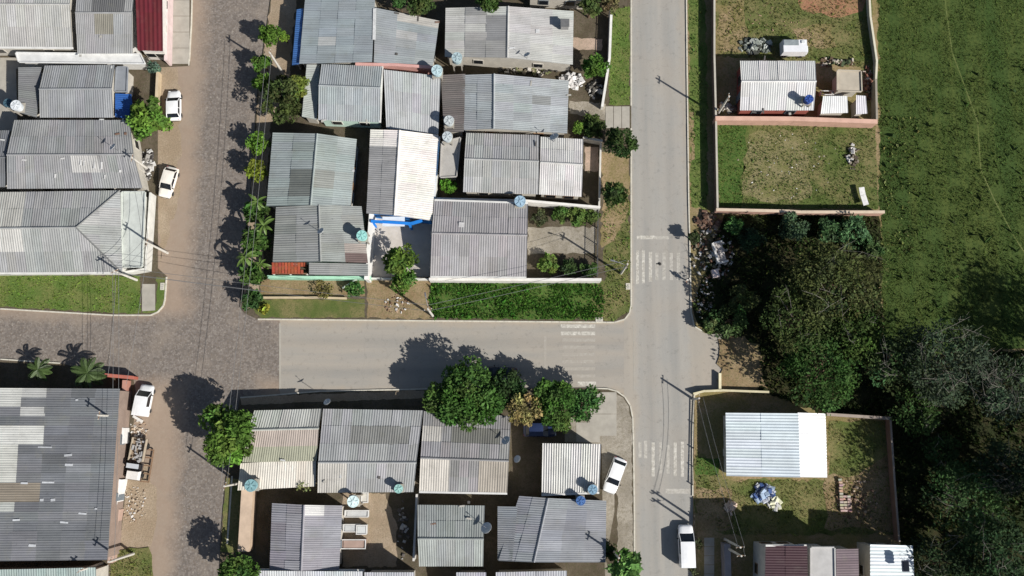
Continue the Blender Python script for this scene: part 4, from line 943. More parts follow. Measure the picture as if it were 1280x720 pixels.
tree('deep green tree standing in the street verge by the driveway', 777, 178, 23, 3.6, (64, 84, 46), size=.36)
tree('lower deep green verge tree near the white boundary wall', 769, 243, 18, 3.0, (74, 96, 52), size=.36)
tree('leafy garden tree in front of the pale gabled roof', 745, 84, 17, 2.8, (90, 128, 56), size=.5)
shrub('dark garden bush at the driveway wall', 738, 158, 20, (78, 96, 52), 1.4, size=.34)
shrub('bright centre of the garden bush at the driveway', 722, 160, 9, (112, 144, 62), 1.9)
for x, y, r, c, l in [(676, 272, 12, (84, 90, 62), 'dull shrub at the ribbed roof edge'), (702, 268, 13, (88, 116, 58), 'green shrub mid bed behind the boundary wall'), (722, 272, 15, (104, 128, 66), 'tall leafy shrub mid bed behind the boundary wall'), (740, 272, 11, (94, 116, 58), 'shrub at the railings end of the bed'), (685, 330, 13, (112, 138, 66), 'agave like bright shrub in the forecourt'), (712, 334, 11, (70, 90, 54), 'dark shrub along the long low wall'), (736, 338, 12, (84, 108, 60), 'shrub at the lower gate post')]:
    shrub(l, x, y, r, c, 1.1, size=.34)
tree('tree hanging over the pale gabled roof at the top', 611, 2, 17, 4.2, (76, 100, 50))
tree('dark tree at the top above the grey roof with the pale strip', 528, 4, 22, 3.6, (78, 96, 54))
tree('small green tree between the two top roofs', 498, 0, 12, 4.0, (70, 104, 56))
tree('feathery tree at the top near the shaded yard', 738, 8, 16, 3.2, (92, 110, 62))
shrub('dull brown shrub at the top beside the verge', 762, 4, 13, (120, 112, 80), 1.2)
for x, y, n, L, h, l in [(48, 462, 10, 1.9, 2.4, 'small palm mostly in the workshop shadow'), (110, 466, 13, 2.6, 2.6, 'broad palm with pale fronds beside the red gate wall')]:
    palm(l, x, y, h, n, L, 'palms in front of the workshop')
tree('big round bright tree standing in the cobbled street', 285, 541, 38, 4.6, (90, 120, 54), size=.46, n=5600, var=.34)
tree('widest dark green tree over the panelled roof and the road', 584, 496, 44, 4.0, (74, 106, 50), flat=.42, size=.42, n=6500, var=.34)
tree('lower outer bough tree west of the widest tree', 552, 500, 25, 3.4, (80, 108, 54), flat=.5, size=.4, n=2600)
tree('yellow flowering tree squeezed between the green trees', 656, 510, 23, 4.0, (150, 140, 90), size=.34, var=.4)
tree('dense green tree shading the parked dark car', 692, 500, 32, 3.8, (72, 104, 48), flat=.42, size=.38, n=3800)
tree('dark tree joining the flowering tree and the dense tree', 634, 486, 25, 3.8, (58, 80, 46), flat=.5, size=.36)
tree('tree at the pavement corner with pale leaf edges', 730, 506, 25, 3.2, (76, 110, 58), flat=.5, size=.36)
shrub('lower hedge end under the dense tree', 704, 528, 14, (104, 128, 66), 1.4)
shrub('pale potted shrub at the cream lean-to corner', 380, 607, 10, (140, 146, 96), 2.6, n=220)
tree('round tree cut by the bottom edge beside the cobbles', 297, 716, 24, 4.0, (82, 112, 54), size=.42)
tree('spiky bright tree at the bottom beside the asphalt road', 782, 706, 22, 3.6, (112, 148, 82), size=.62, var=.4)
shrub('dark shrub at the wide roof corner', 762, 690, 12, (60, 80, 46), 1.2)
shrub('thin thorny bush beside the white van', 873, 680, 7, (86, 90, 62), 1.0, n=120); shrub('second thorny bush at the bottom railings', 866, 712, 7, (86, 90, 62), 1.0, n=120)
# woods between the rubble heap and the meadow
GW = 'trees of the dark wood'
for x, y, r, z, c, tw, l in [
    (1040, 352, 62, 6.5, (82, 89, 53), 10, 'broad brownish tree beside the meadow, highest of the wood'),
    (1000, 400, 48, 6.0, (76, 90, 50), 6, 'brown green tree below the broad brownish tree'),
    (1068, 418, 40, 6.0, (74, 95, 48), 4, 'olive tree between the brownish and grey twigged trees'),
    (1026, 464, 52, 5.5, (65, 93, 46), 0, 'green tree above the ribbed white roof'),
    (1122, 452, 40, 6.5, (73, 89, 55), 10, 'tree with a few bare branches beside the olive tree'),
    (1182, 452, 58, 8.0, (73, 86, 65), 22, 'grey twigged tree at the lower meadow edge'),
    (1250, 484, 44, 8.0, (66, 80, 61), 28, 'grey twigged tree nearest the photo edge'),
    (1144, 512, 32, 3.8, (65, 89, 48), 4, 'dark green tree by the brown brick wall'),
    (1204, 622, 54, 4.6, (68, 93, 55), 12, 'big dull green tree alone in the lower wood'),
    (1258, 584, 40, 6.0, (54, 69, 50), 14, 'dark tree at the edge beyond the big dull green tree'),
    (1180, 700, 44, 4.2, (50, 65, 43), 8, 'dark tree beside the white roof at the bottom'),
    (1254, 696, 50, 7.5, (58, 78, 50), 10, 'lowest dark green tree of the wood'),
    (1176, 566, 26, 3.2, (58, 80, 46), 3, 'small dark tree above the big dull green tree'),
    (1475, 480, 78, 11., (54, 69, 46), 0, 'tall tree just beyond the photo edge shading the meadow'),
    (1360, 620, 80, 11., (54, 69, 46), 0, 'tall tree just beyond the photo edge shading the lower wood')]:
    tree(l, x, y, r, z, c, group=GW, size=.36, twigs=tw, var=.30, n=int(230*(r/10)**1.75), flat=.7, clumps=int(14+r*.7))
for x, y, r, c, l in [(992, 284, 20, (82, 104, 74), 'blue green shrub below the plank topped wall'), (1066, 292, 24, (86, 118, 78), 'bright leafed shrub at the wall end'), (1036, 288, 18, (78, 104, 66), 'shrub between the blue green and bright leafed shrubs'), (940, 300, 17, (56, 78, 54), 'dark shrub beside the rubble heap'), (1092, 312, 14, (84, 104, 62), 'shrub at the corner of the meadow'), (912, 400, 24, (82, 104, 62), 'low bushes behind the rubble heap'), (930, 372, 20, (88, 98, 60), 'dry bush behind the rubble heap'), (888, 408, 11, (92, 108, 66), 'weeds at the curved kerb'), (866, 296, 9, (70, 80, 52), 'dark weeds at the asphalt edge by the rubble'), (918, 283, 13, (74, 108, 60), 'green bush at the lot wall corner')]:
    shrub(l, x, y, r, c, 1.6, size=.34, var=.4)

roof_strips('long grey roof with light worn patches behind the two parked cars', 'repair_strip', [(101, 203, 2.2, 7), (105, 204, 2, 7), (118, 206, 2.2, 9), (127, 207, 2.2, 9), (69, 220, 2, 5), (131, 221, 2, 5), (78, 198, 5, 2), (30, 200, 6, 2), (150, 214, 3, 3)], (224, 222, 218))
roof_strips('huge dark workshop roof of patched sheets with light panels', 'repair_strip', [(85, 569, 9, 2.6), (86, 581, 9, 2.6), (56, 559, 16, 1.6), (52, 625, 4, 3), (66, 625, 5, 3), (80, 653, 9, 2), (103, 642, 9, 2), (20, 650, 8, 2), (40, 682, 8, 3), (30, 604, 8, 2), (60, 603, 14, 2), (120, 636, 3, 2), (96, 500, 3, 2)], (206, 208, 210))
roof_strips('pale gabled roof under leafy branches with a white vent box', 'repair_strip', [(672, 39, 5, 5), (640, 60, 8, 2)], (226, 226, 224))
roof_strips('evenly ribbed grey roof above the lush corner grass', 'repair_strip', [(577, 281, 7, 6)], (206, 204, 202))
roof_strips('grey gabled corner house with the mint green front wall', 'repair_strip', [(402, 290, 3, 3)], (226, 226, 220))
roof_strips('blue grey roof with one light patch at the top of the block', 'ridge_flashing', [(468, 30, 4, 42)], (222, 222, 220))

# odd repairs on many of the roofs
for l_, (r_, zf_) in list(HOUSES.items()):
    sh = [o for o in r_.children if o.name.startswith('roof_sheet')]
    if len(sh) < 16 or random.random() < .35: continue
    for k in range(random.randint(1, 4)):
        o = random.choice(sh); vs_ = o.data.vertices; v = vs_[len(vs_)//2].co; w_ = r_.location+v
        m = MB(); m.box((w_.x+random.uniform(-.3, .3), w_.y+random.uniform(-.5, .5), zf_(w_)+.075), random.choice([(.18, .7, .04), (.6, .2, .04), (.3, .3, .05)]), random.uniform(-.2, .2))
        m.build('repair_strip', M['obj'], r_, alb(random.choice([(206, 206, 202), (96, 92, 88), (186, 182, 172), (128, 100, 84)])))
# ---------------------------------------------------------------- poles, cables, tanks, dishes
pole('nw', 'utility pole leaning over the small street trees by the blue lean-to', 354, 92, 1.5, 1.0)
pole('w2', 'utility pole at the white wall beside the cream parked car', 209, 316, 1.4); pole('w1', 'utility pole standing on the verge grass by the hipped house', 171, 350, .5)
pole('mid', 'utility pole at the kerb below the fruit tree', 541, 395, .2); pole('ne', 'forked utility pole on the dry street corner', 776, 342, 1.3)
pole('e1', 'utility pole behind the long red brown wall', 896, 144, 1.5); pole('e2', 'short utility pole at the curved entrance wall', 867, 499, 1.5, .5)
pole('se1', 'upper pole of the twin poles by the pale path', 906, 674, .1, 1.12); pole('se2', 'lower pole of the twin poles by the pale path', 907, 684, .1, 1.12)
pole('sw', 'utility pole at the end of the workshop wall', 167, 692, 1.2); pole('sw2', 'pole beside the greenish roof edge', 128, 704, .6, .85)
pole('dw', 'utility pole at the cream lean-to beside the cobbles', 299, 604, 1.3, .85); pole('sm', 'pole at the wide grey roof near the asphalt road', 766, 688, 1.3, .95)
pole('wn', 'pole rising beside the workshop roof edge', 152, 520, 1.5, .95); pole('w3', 'pole in the junk yard beside the long grey roof', 186, 212, 1.4, .8)
lamp_on(POLES['mid']); lamp_on(POLES['ne'])
for a, b, l in [('w1', 'w2', 'cable from the verge pole to the white wall pole'), ('w2', 'w3', 'cable from the white wall pole to the junk yard pole'), ('w1', 'sw', 'long cable over the cobbled crossing'), ('mid', 'ne', 'cable over the lush corner grass'), ('e2', 'se1', 'cable past the white roofed house'), ('dw', 'nw', 'cable along the banana row'), ('se1', 'se2', 'short cable between the twin poles'), ('w1', 'mid', 'cable above the cobbled crossing to the fruit tree kerb')]:
    cable(l, top(a), top(b), .5); 
    if a not in ('se1', 'sm'): cable(l+', second strand', top(a), top(b), -.2, .6)
cable('service wire running to the hedge corner of the banana row', top('w1', 5.4), G(330, 364, 3.2), 0, .2); cable('service wire into the workshop yard', top('w1', 6.0), G(135, 470, 3.5), 0, .3); cable('second service wire into the workshop yard', top('w2', 6.0), G(158, 480, 3.5), 0, .3)
TEAL = (150, 186, 184); LB = (164, 186, 196)
for l, x, y, z, c, r, h in [('white tank beside the dark round tank in the paved yard', 19, 131, 4.2, (214, 218, 220), .72, 1.0), ('dark teal tank in the paved yard', 9, 128, 3.2, (62, 92, 106), .6, .9),
    ('pale blue tank at the corner of the pale flat grey roof', 546, 87, 5.0, (178, 202, 206), .75, 1.1), ('grey blue tank above the pink wall line', 571, 71, 5.0, (166, 186, 190), .72, 1.2),
    ('grey tank, upper of the pair behind the brown lean-to', 561, 150, 4.8, (186, 192, 192), .68, 1.1), ('grey tank, lower of the pair behind the brown lean-to', 559, 170, 4.8, (190, 198, 200), .68, 1.1),
    ('pale blue tank on the boundary wall of the ribbed grey house', 650, 251, 4.4, (150, 178, 196), .75, 1.1), ('mint green tank on the grey gabled corner house', 452, 294, 5.4, (150, 208, 200), .7, 1.1),
    ('teal tank at the corner of the cream lean-to', 313, 607, 4.8, (128, 168, 172), .78, 1.1), ('white tank on the tan patio', 441, 627, 4.6, (216, 236, 234), .74, 1.1), ('mint tank behind the striped grey roof', 498, 611, 4.8, (150, 194, 186), .56, .9),
    ('dark blue tank between the small bright roof and the wide roof', 726, 626, 4.2, (66, 104, 160), .6, 1.0), ('light blue tank frame beside the dark blue tank', 741, 612, 4.3, (124, 158, 180), .62, .8), ('deep blue tank on the white metal gabled roof', 1012, 123, 4.9, (44, 76, 150), .58, 1.0)]:
    tank(l, x, y, z, c, r, h)
for l, x, y, z, rz, s in [('dish on the edge of the green grey square roof', 609, 660, 3.9, .8, 1.5), ('dish on the stub by the dark yard', 647, 574, 3.6, .9, 1.0), ('dish on the panelled roof edge', 633, 551, 4.0, .8, 1.2), ('dish on the gabled corner house ridge', 402, 290, 5.2, .7, 1.0), ('dish on the long grey roof with worn patches', 143, 185, 5.0, .9, 1.0), ('dish on the double roof edge', 693, 173, 4.4, .7, 1.3), ('dish standing in the strip of shade north of the striped roof', 410, 503, 3.2, .5, 1.0), ('dish on the pale gabled roof', 659, 70, 4.6, .7, .9)]:
    dish(l, x, y, z, rz, s)
# ---------------------------------------------------------------- vehicles
car('white hatchback parked beside the round bright tree', (217, 151), (217, 112), (244, 244, 242))
car('cream car parked at the white wall of the junk yard', (216, 208), (204, 247), (240, 234, 222), sc=(1.0, .98, 1))
car('white car parked at a slant beside the small bright roof', (776, 574), (761, 615), (246, 246, 246), sc=(1.08, 1.0, 1))
car('dark car parked in the shade of the widest tree', (648, 468), (603, 467), (40, 44, 58), z0=.01)
car('dark blue car in the shaded yard beside the panelled roof', (654, 537), (696, 537), (40, 52, 84), z0=.12)
car('white van parked by the bottom railings', (859, 708), (857, 657), (248, 248, 248), True, (1.18, 1.06, 1))
car('white van loaded with sacks in front of the workshop', (176, 520), (184, 481), (240, 240, 238), True, (.93, 1.0, 1.0))
# dismantled truck and its frame
def junk_truck():
    a = G(176, 548, .8); b = G(166, 600, .8); c = (a+b)/2; d = b-a
    r = empty('junk_truck', (c.x, c.y, 0), math.atan2(d.y, d.x), 'dismantled truck with a white hood and scrap in its open bed', 'truck')
    MB().box((0, 0, .62), (5.0, 1.7, .22)).build('chassis', M['obj'], r, alb((96, 84, 76)), off=LOCAL)
    MB().box((1.9, 0, 1.0), (1.1, 1.6, .6), 0, .86).build('hood', M['paint'], r, alb((236, 232, 226)), off=LOCAL)
    MB().hexa([(.5, -.8, .75), (1.3, -.8, .75), (1.3, .8, .75), (.5, .8, .75)], [(.6, -.7, 1.65), (1.0, -.7, 1.65), (1.0, .7, 1.65), (.6, .7, 1.65)]).build('cab', M['glass'], r, off=LOCAL)
    MB().box((.78, 0, 1.68), (.55, 1.46, .07)).build('cab_roof', M['paint'], r, alb((200, 204, 208)), off=LOCAL)
    for s in (-1, 1): MB().box((-1.15, s*.84, 1.0), (2.7, .07, .55)).build('bed_side', M['obj'], r, alb((182, 168, 148)), off=LOCAL)
    MB().box((-1.15, 0, .77), (2.66, 1.6, .06)).build('bed_floor', M['obj'], r, alb((150, 132, 112)), off=LOCAL)
    m = MB()
    for k in range(26): m.box((random.uniform(-2.3, .3), random.uniform(-.65, .65), random.uniform(.85, 1.25)), (random.uniform(.1, .6), random.uniform(.05, .35), random.uniform(.05, .3)), random.uniform(0, 3))
    tag(m.build('scrap_load', M['obj'], r, alb((176, 174, 172)), off=LOCAL), kind='stuff')
    for x in (-1.6, 1.8):
        for s in (-1, 1):
            o = MB().lathe([(.2, -.1), (.36, -.1), (.38, 0), (.36, .1), (.2, .1)], n=14).build('wheel', M['tyre'], r, off=LOCAL); o.location = (x, s*.85, .38); o.rotation_euler = (math.pi/2, 0, 0)
junk_truck()
p = G(184, 582, .3); r = empty('pallet', (p.x, p.y, 0), -.1, 'reddish wooden frame lying beside the dismantled truck', 'pallet')
for x in (-.5, .5): MB().box((x, 0, .3), (.1, 3.9, .12)).build('side_rail', M['wood'], r, off=LOCAL)
for k in range(5): MB().box((0, -1.9+k*.95, .38), (1.1, .14, .04)).build('slat', M['wood'], r, off=LOCAL)
# white service trailer with a grey panel
p = G(992, 60, 1.2); r = empty('trailer', (p.x, p.y, .1), 0, 'white trailer with a grey panel beside the scrap bed', 'trailer')
MB().box((0, 0, 1.15), (3.2, 1.75, 1.3), 0, .95).build('box_body', M['paint'], r, alb((240, 240, 242)), off=LOCAL)
MB().box((-.5, .42, 1.83), (1.9, .75, .06)).build('roof_panel', M['obj'], r, alb((150, 158, 160)), off=LOCAL)
MB().box((1.65, -.2, 1.0), (.3, 1.0, .7), 0, .8).build('nose', M['paint'], r, alb((236, 236, 238)), off=LOCAL)
MB().box((1.0, .5, 1.86), (.5, .4, .16), 0, .8).build('roof_vent', M['obj'], r, alb((226, 228, 228)), off=LOCAL)
for x in (-1, 1):
    for s in (-1, 1):
        o = MB().lathe([(.15, -.08), (.28, -.08), (.3, 0), (.28, .08), (.15, .08)], n=12).build('wheel', M['tyre'], r, off=LOCAL); o.location = (x, s*.82, .3); o.rotation_euler = (math.pi/2, 0, 0)
# ---------------------------------------------------------------- heaps and yard things
def heap(name, label, px, py, rx, ry, n, cols, smin, smax, zmax, z=.12):
    "loose rubble nobody could count: boards, blocks and bags joined per colour, one object"
    o = None; root = empty(name, G(px, py, z), 0, label, name.replace('_', ' '), kind='stuff')
    for c in cols:
        m = MB()
        for k in range(n//len(cols)):
            a = random.uniform(0, 6.28); q = random.random()**.6; x, y = px+rx*q*math.cos(a), py+ry*q*math.sin(a); zz = z+zmax*(1-q)*random.random()
            p = G(x, y, zz); s = random.uniform(smin, smax)
            b = MB().box((0, 0, 0), (s, s*random.uniform(.3, .9), s*random.uniform(.1, .6)), 0, random.uniform(.6, 1)); R = Matrix.Rotation(random.uniform(0, 6.28), 3, 'Z') @ Matrix.Rotation(random.uniform(-.7, .7), 3, 'X')
            m.add([R @ Vector(v)+p+Vector((0, 0, s*.2)) for v in b.v], b.f)
        m.build('rubble_piece', M['obj'], root, alb(c))
    return root
WH = (226, 222, 216); BR = (116, 84, 66)
heap('rubble', 'heap of rubbish and rubble spilling to the asphalt road', 890, 318, 27, 32, 260, [WH, (186, 180, 172), BR, (92, 72, 58), (128, 120, 100), (74, 78, 60)], .12, .55, .8)
heap('rubble', 'brown wood and earth heap at the lot wall corner', 884, 276, 15, 12, 70, [(92, 70, 58), (120, 92, 76), (150, 130, 112)], .2, .8, .5)
heap('rubble', 'broken tiles along the curved kerb by the weeds', 880, 372, 14, 26, 110, [(170, 156, 136), (126, 104, 84), WH], .08, .35, .3)
heap('rubble', 'junk yard scrap between the long grey roof and the white wall', 183, 206, 9, 20, 90, [(210, 208, 204), (70, 66, 64), (150, 146, 140)], .15, .8, .8)
heap('rubble', 'pile of blue and white sacks below the ribbed white roof', 954, 617, 13, 12, 80, [(70, 96, 150), (170, 190, 214), (200, 204, 210), (52, 66, 104)], .25, .8, .7)
heap('rubble', 'white sacks beside the blue pile', 968, 630, 8, 8, 24, [(232, 230, 226), (226, 226, 196)], .3, .8, .5)
heap('rubble', 'pale boulders and clods at the brown entrance', 913, 634, 6, 8, 16, [(226, 200, 180), (206, 184, 164)], .4, .9, .5)
heap('rubble', 'white rubble in the empty lot beside the bent sheet', 1066, 196, 9, 16, 50, [WH, (150, 140, 124), (104, 92, 78)], .15, .6, .6)
heap('rubble', 'grey scrap bed beside the white trailer', 944, 58, 21, 10, 130, [(186, 190, 182), (150, 156, 146), (104, 110, 102), (70, 72, 66)], .15, .7, .7)
heap('rubble', 'cut wood and pots behind the tan slab', 1046, 78, 26, 5, 60, [(190, 180, 164), (110, 92, 72), (84, 96, 66)], .15, .7, .5)
heap('rubble', 'red brown debris along the meadow wall', 1084, 104, 6, 22, 60, [(140, 96, 80), (104, 74, 62), (186, 170, 156)], .2, .7, .5)
heap('rubble', 'garden clutter between the two pale gabled roofs', 664, 88, 40, 6, 100, [(206, 200, 190), (112, 116, 76), (64, 60, 54), (150, 140, 120)], .15, .7, .6)
heap('rubble', 'stacked white blocks and pots in front of the grey gabled roof', 714, 102, 16, 10, 70, [(232, 230, 226), (206, 202, 198)], .3, .9, .9)
heap('rubble', 'broken concrete by the bent front wall', 745, 112, 10, 12, 60, [(206, 202, 196), (120, 116, 108), (66, 62, 56)], .2, .8, .6)
heap('rubble', 'builders rubble and gravel in front of the workshop', 172, 540, 14, 14, 100, [(206, 190, 168), (170, 146, 122), WH], .06, .3, .2, .02)
heap('rubble', 'rubble and gravel below the dismantled truck', 168, 630, 16, 26, 120, [(206, 190, 168), (170, 146, 122), WH], .06, .28, .2, .02)
heap('rubble', 'rubbish among the dry grass beside the brick stack', 1070, 625, 26, 30, 110, [(150, 124, 100), (190, 170, 146), (112, 88, 72)], .1, .45, .3)
heap('rubble', 'earth and rubbish at the corner earth drive', 497, 380, 16, 12, 60, [(186, 160, 136), (120, 92, 74), WH], .06, .3, .2)
heap('rubble', 'clutter in the dark yard behind the green grey square roof', 504, 664, 7, 40, 30, [(206, 204, 200), (110, 104, 98)], .15, .5, .5)
heap('rubble', 'yard clutter beside the white metal gabled roof', 908, 134, 12, 6, 30, [(206, 200, 190), (120, 104, 90)], .2, .9, .5)
heap('rubble', 'scattered pebbles and litter in the empty lot', 985, 210, 70, 45, 90, [(206, 196, 176), (150, 134, 112), WH], .05, .2, .05)
heap('rubble', 'scattered stones in the dry lot', 960, 30, 60, 30, 80, [(190, 160, 132), (150, 124, 100)], .05, .22, .05)
def block_stack():
    p = G(1054, 622, .5); r = empty('brick_stack', (p.x, p.y, .12), 0, 'stack of pale hollow bricks in the back yard', 'brick stack'); me = None
    for i in range(3):
        for j in range(12):
            if j < 6 and i > 0: continue
            for k in range(2):
                if random.random() < .2: continue
                if me is None: o = MB().box((0, 0, .1), (.42, .24, .19)).build('brick', M['obj'], r, alb((214, 196, 178)), off=LOCAL); me = o.data
                else: o = link('brick', me, r, [v*random.uniform(.7, 1.1) for v in alb((206, 182, 164))])
                o.location = (-.2+i*.46+random.uniform(-.05, .05), 2.1-j*.33, k*.2); o.rotation_euler = (0, 0, random.uniform(-.12, .12))
block_stack()
# discarded sofa and cabinet on the heap
p = G(899, 316, .6); r = empty('sofa', (p.x, p.y, .35), .25, 'discarded white sofa frame on the rubbish heap', 'sofa')
MB().box((0, 0, .25), (1.2, 2.6, .3)).build('seat', M['obj'], r, alb((196, 188, 182)), off=LOCAL); MB().box((-.6, 0, .55), (.25, 2.6, .8)).build('backrest', M['obj'], r, alb((236, 232, 226)), off=LOCAL)
for s in (-1, 1): MB().box((.1, s*1.3, .42), (1.2, .22, .55)).build('armrest', M['obj'], r, alb((234, 230, 224)), off=LOCAL)
p = G(894, 342, .5); r = empty('cabinet', (p.x, p.y, .12), .2, 'small pale cabinet lying below the sofa', 'cabinet'); MB().box((0, 0, .35), (.85, 1.05, .6)).build('carcass', M['obj'], r, alb((236, 214, 204)), off=LOCAL); MB().box((0, 0, .67), (.78, .98, .04)).build('door', M['obj'], r, alb((240, 220, 212)), off=LOCAL)
def bent_sheet(label, pts, w, z, c):
    P = [G(x, y, z) for x, y in pts]; m = MB()
    for a, b in zip(P, P[1:]): m.beam(a-Vector((0, 0, .1)), b-Vector((0, 0, .12)), w, .08)
    o = m.build('metal_sheet', M['obj'], None, alb(c)); tag(o, label, 'sheet')
bent_sheet('bent white sheet leaning at the empty lot wall', [(1077, 234), (1079, 244), (1083, 256)], .7, .9, (236, 234, 230))
bent_sheet('white plank resting at the mint green wall', [(428, 360), (446, 349)], .2, .9, (210, 214, 200)); bent_sheet('white post lying in the yard of the blue tank house', [(896, 143), (911, 121)], .22, 1.2, (226, 224, 216)) if False else None
bent_sheet('white plank on the ground in front of the workshop', [(166, 520), (178, 527)], .3, .3, (226, 224, 218))
# orange porch of the corner house, blue porch frame, vent box, skylight, dark vents
p = G(362, 336, 2.3); r = empty('porch', (p.x, p.y, .12), 0, 'orange tiled porch strip at the front of the corner house', 'porch'); a = G(340, 342, 2.2); b = G(384, 329, 2.2)
nx = 11
for i in range(nx):
    for j in range(3):
        x0 = a.x+(b.x-a.x)*i/nx; w_ = (b.x-a.x)/nx; y0 = a.y+(b.y-a.y)*j/3; h_ = (b.y-a.y)/3
        if i > 7 and random.random() < .45: continue
        m = MB(); m.hexa([(x0+.02, y0-.05, 2.30+j*.09), (x0+w_-.02, y0-.05, 2.30+j*.09), (x0+w_-.02, y0+h_, 2.37+j*.09), (x0+.02, y0+h_, 2.37+j*.09)], [(x0+.06, y0-.05, 2.40+j*.09), (x0+w_-.06, y0-.05, 2.40+j*.09), (x0+w_-.06, y0+h_, 2.47+j*.09), (x0+.06, y0+h_, 2.47+j*.09)])
        m.build('tile', M['obj'], r, [v*random.uniform(.75, 1.15) for v in alb((166, 84, 60))])
m = MB(); m.beam((a.x, a.y, 2.08), (b.x, a.y, 2.08), .14, .16); m.beam((a.x, b.y, 2.3), (b.x, b.y, 2.3), .14, .16); m.build('beam', M['wood'], r)
for x in (a.x+.1, (a.x+b.x)/2, b.x-.1): m = MB(); m.box((x, a.y, 1.05), (.14, .14, 2.06)); m.build('post', M['wall'], r, alb((226, 222, 214)))
p = G(492, 274, 2.6); r = empty('porch', (p.x, p.y, .12), 0, 'bright blue painted porch below the cream slope', 'porch')
a, b, c_ = G(464, 277, 2.6), G(514, 280, 2.6), G(528, 276, 2.6); m = MB(); m.beam(a, b, .34, .3); m.beam(b, c_, .34, .3); m.build('beam', M['wall'], r, alb((40, 134, 226)))
a, b = G(478, 283, 2.7), G(506, 271, 2.7); m = MB(); m.box(((a.x+b.x)/2, (a.y+b.y)/2, 2.72), (b.x-a.x, b.y-a.y, .12)); m.build('roof_slab', M['wall'], r, alb((226, 232, 238)))
for x, y in ((466, 278), (512, 281)): q_ = G(x, y, 2.6); MB().box((q_.x, q_.y, 1.35), (.25, .25, 2.5)).build('post', M['wall'], r, alb((40, 134, 226)))
p = G(706, 30, 4.3); r = empty('roof_vent', (p.x, p.y, 3.6), 0, 'dark topped vent box on the pale gabled roof', 'vent'); MB().box((0, 0, .5), (.95, .9, 1.0)).build('box_body', M['wall'], r, alb((150, 148, 146)), off=LOCAL); MB().box((0, 0, 1.05), (1.1, 1.05, .08)).build('cap', M['obj'], r, alb((112, 112, 112)), off=LOCAL)
p = G(1133, 708, 6.0); r = empty('skylight', (p.x, p.y, 5.5), 0, 'small dark skylight box on the ribbed white roof at the bottom', 'skylight'); MB().box((0, 0, .25), (.7, 1.2, .4)).build('curb', M['wall'], r, alb((90, 94, 108)), off=LOCAL); MB().box((0, 0, .47), (.58, 1.05, .06)).build('pane', M['glass'], r, off=LOCAL)
# patio boxes, chairs and tub on the tan patio
for l, x, y, d, c, h in [('white trough on the tan patio below the white tank', 446, 642, (2.8, .8), (206, 206, 204), .7), ('white sink block on the tan patio', 440, 660, (2.0, .9), (196, 198, 198), .8), ('pale counter in the middle of the tan patio', 452, 662, (1.2, 1.1), (214, 216, 214), .9), ('tiled counter with a white rim at the patio end', 442, 680, (2.9, 1.1), (176, 152, 140), .8), ('low white planter at the top of the tan patio', 456, 622, (.8, 1.2), (216, 212, 202), .6)]:
    p = G(x, y, h); r = empty('counter', (p.x, p.y, .12), 0, l, 'counter'); MB().box((0, 0, h/2), (d[0], d[1], h), 0, .97).build('base', M['wall'], r, alb(tuple(v-20 for v in c)), off=LOCAL)
    MB().box((0, 0, h+.03), (d[0]*.8, d[1]*.72, .05)).build('top', M['wall'], r, alb(c), off=LOCAL)
    m = MB()
    for s in (-1, 1): m.box((0, s*d[1]*.46, h+.06), (d[0]+.06, .1, .12)); m.box((s*(d[0]*.5-.02), 0, h+.055), (.1, d[1]*.8, .11))
    m.build('rim', M['wall'], r, alb((230, 228, 224)), off=LOCAL)
# clothes line frames beside the white square roof
for l, x, y, w_ in [('white metal rack standing above the square white roof', 1033, 116, 1.4), ('second white metal rack behind the square white roof', 1047, 116, 1.2)]:
    p = G(x, y, .8); r = empty('drying_rack', (p.x, p.y, .12), 0, l, 'rack')
    for s in (-1, 1): MB().box((0, s*.25, .7), (w_, .1, .08)).build('rail', M['obj'], r, alb((226, 224, 220)), off=LOCAL); MB().box((s*w_/2, 0, .38), (.08, .6, .7)).build('leg', M['obj'], r, alb((226, 224, 220)), off=LOCAL)
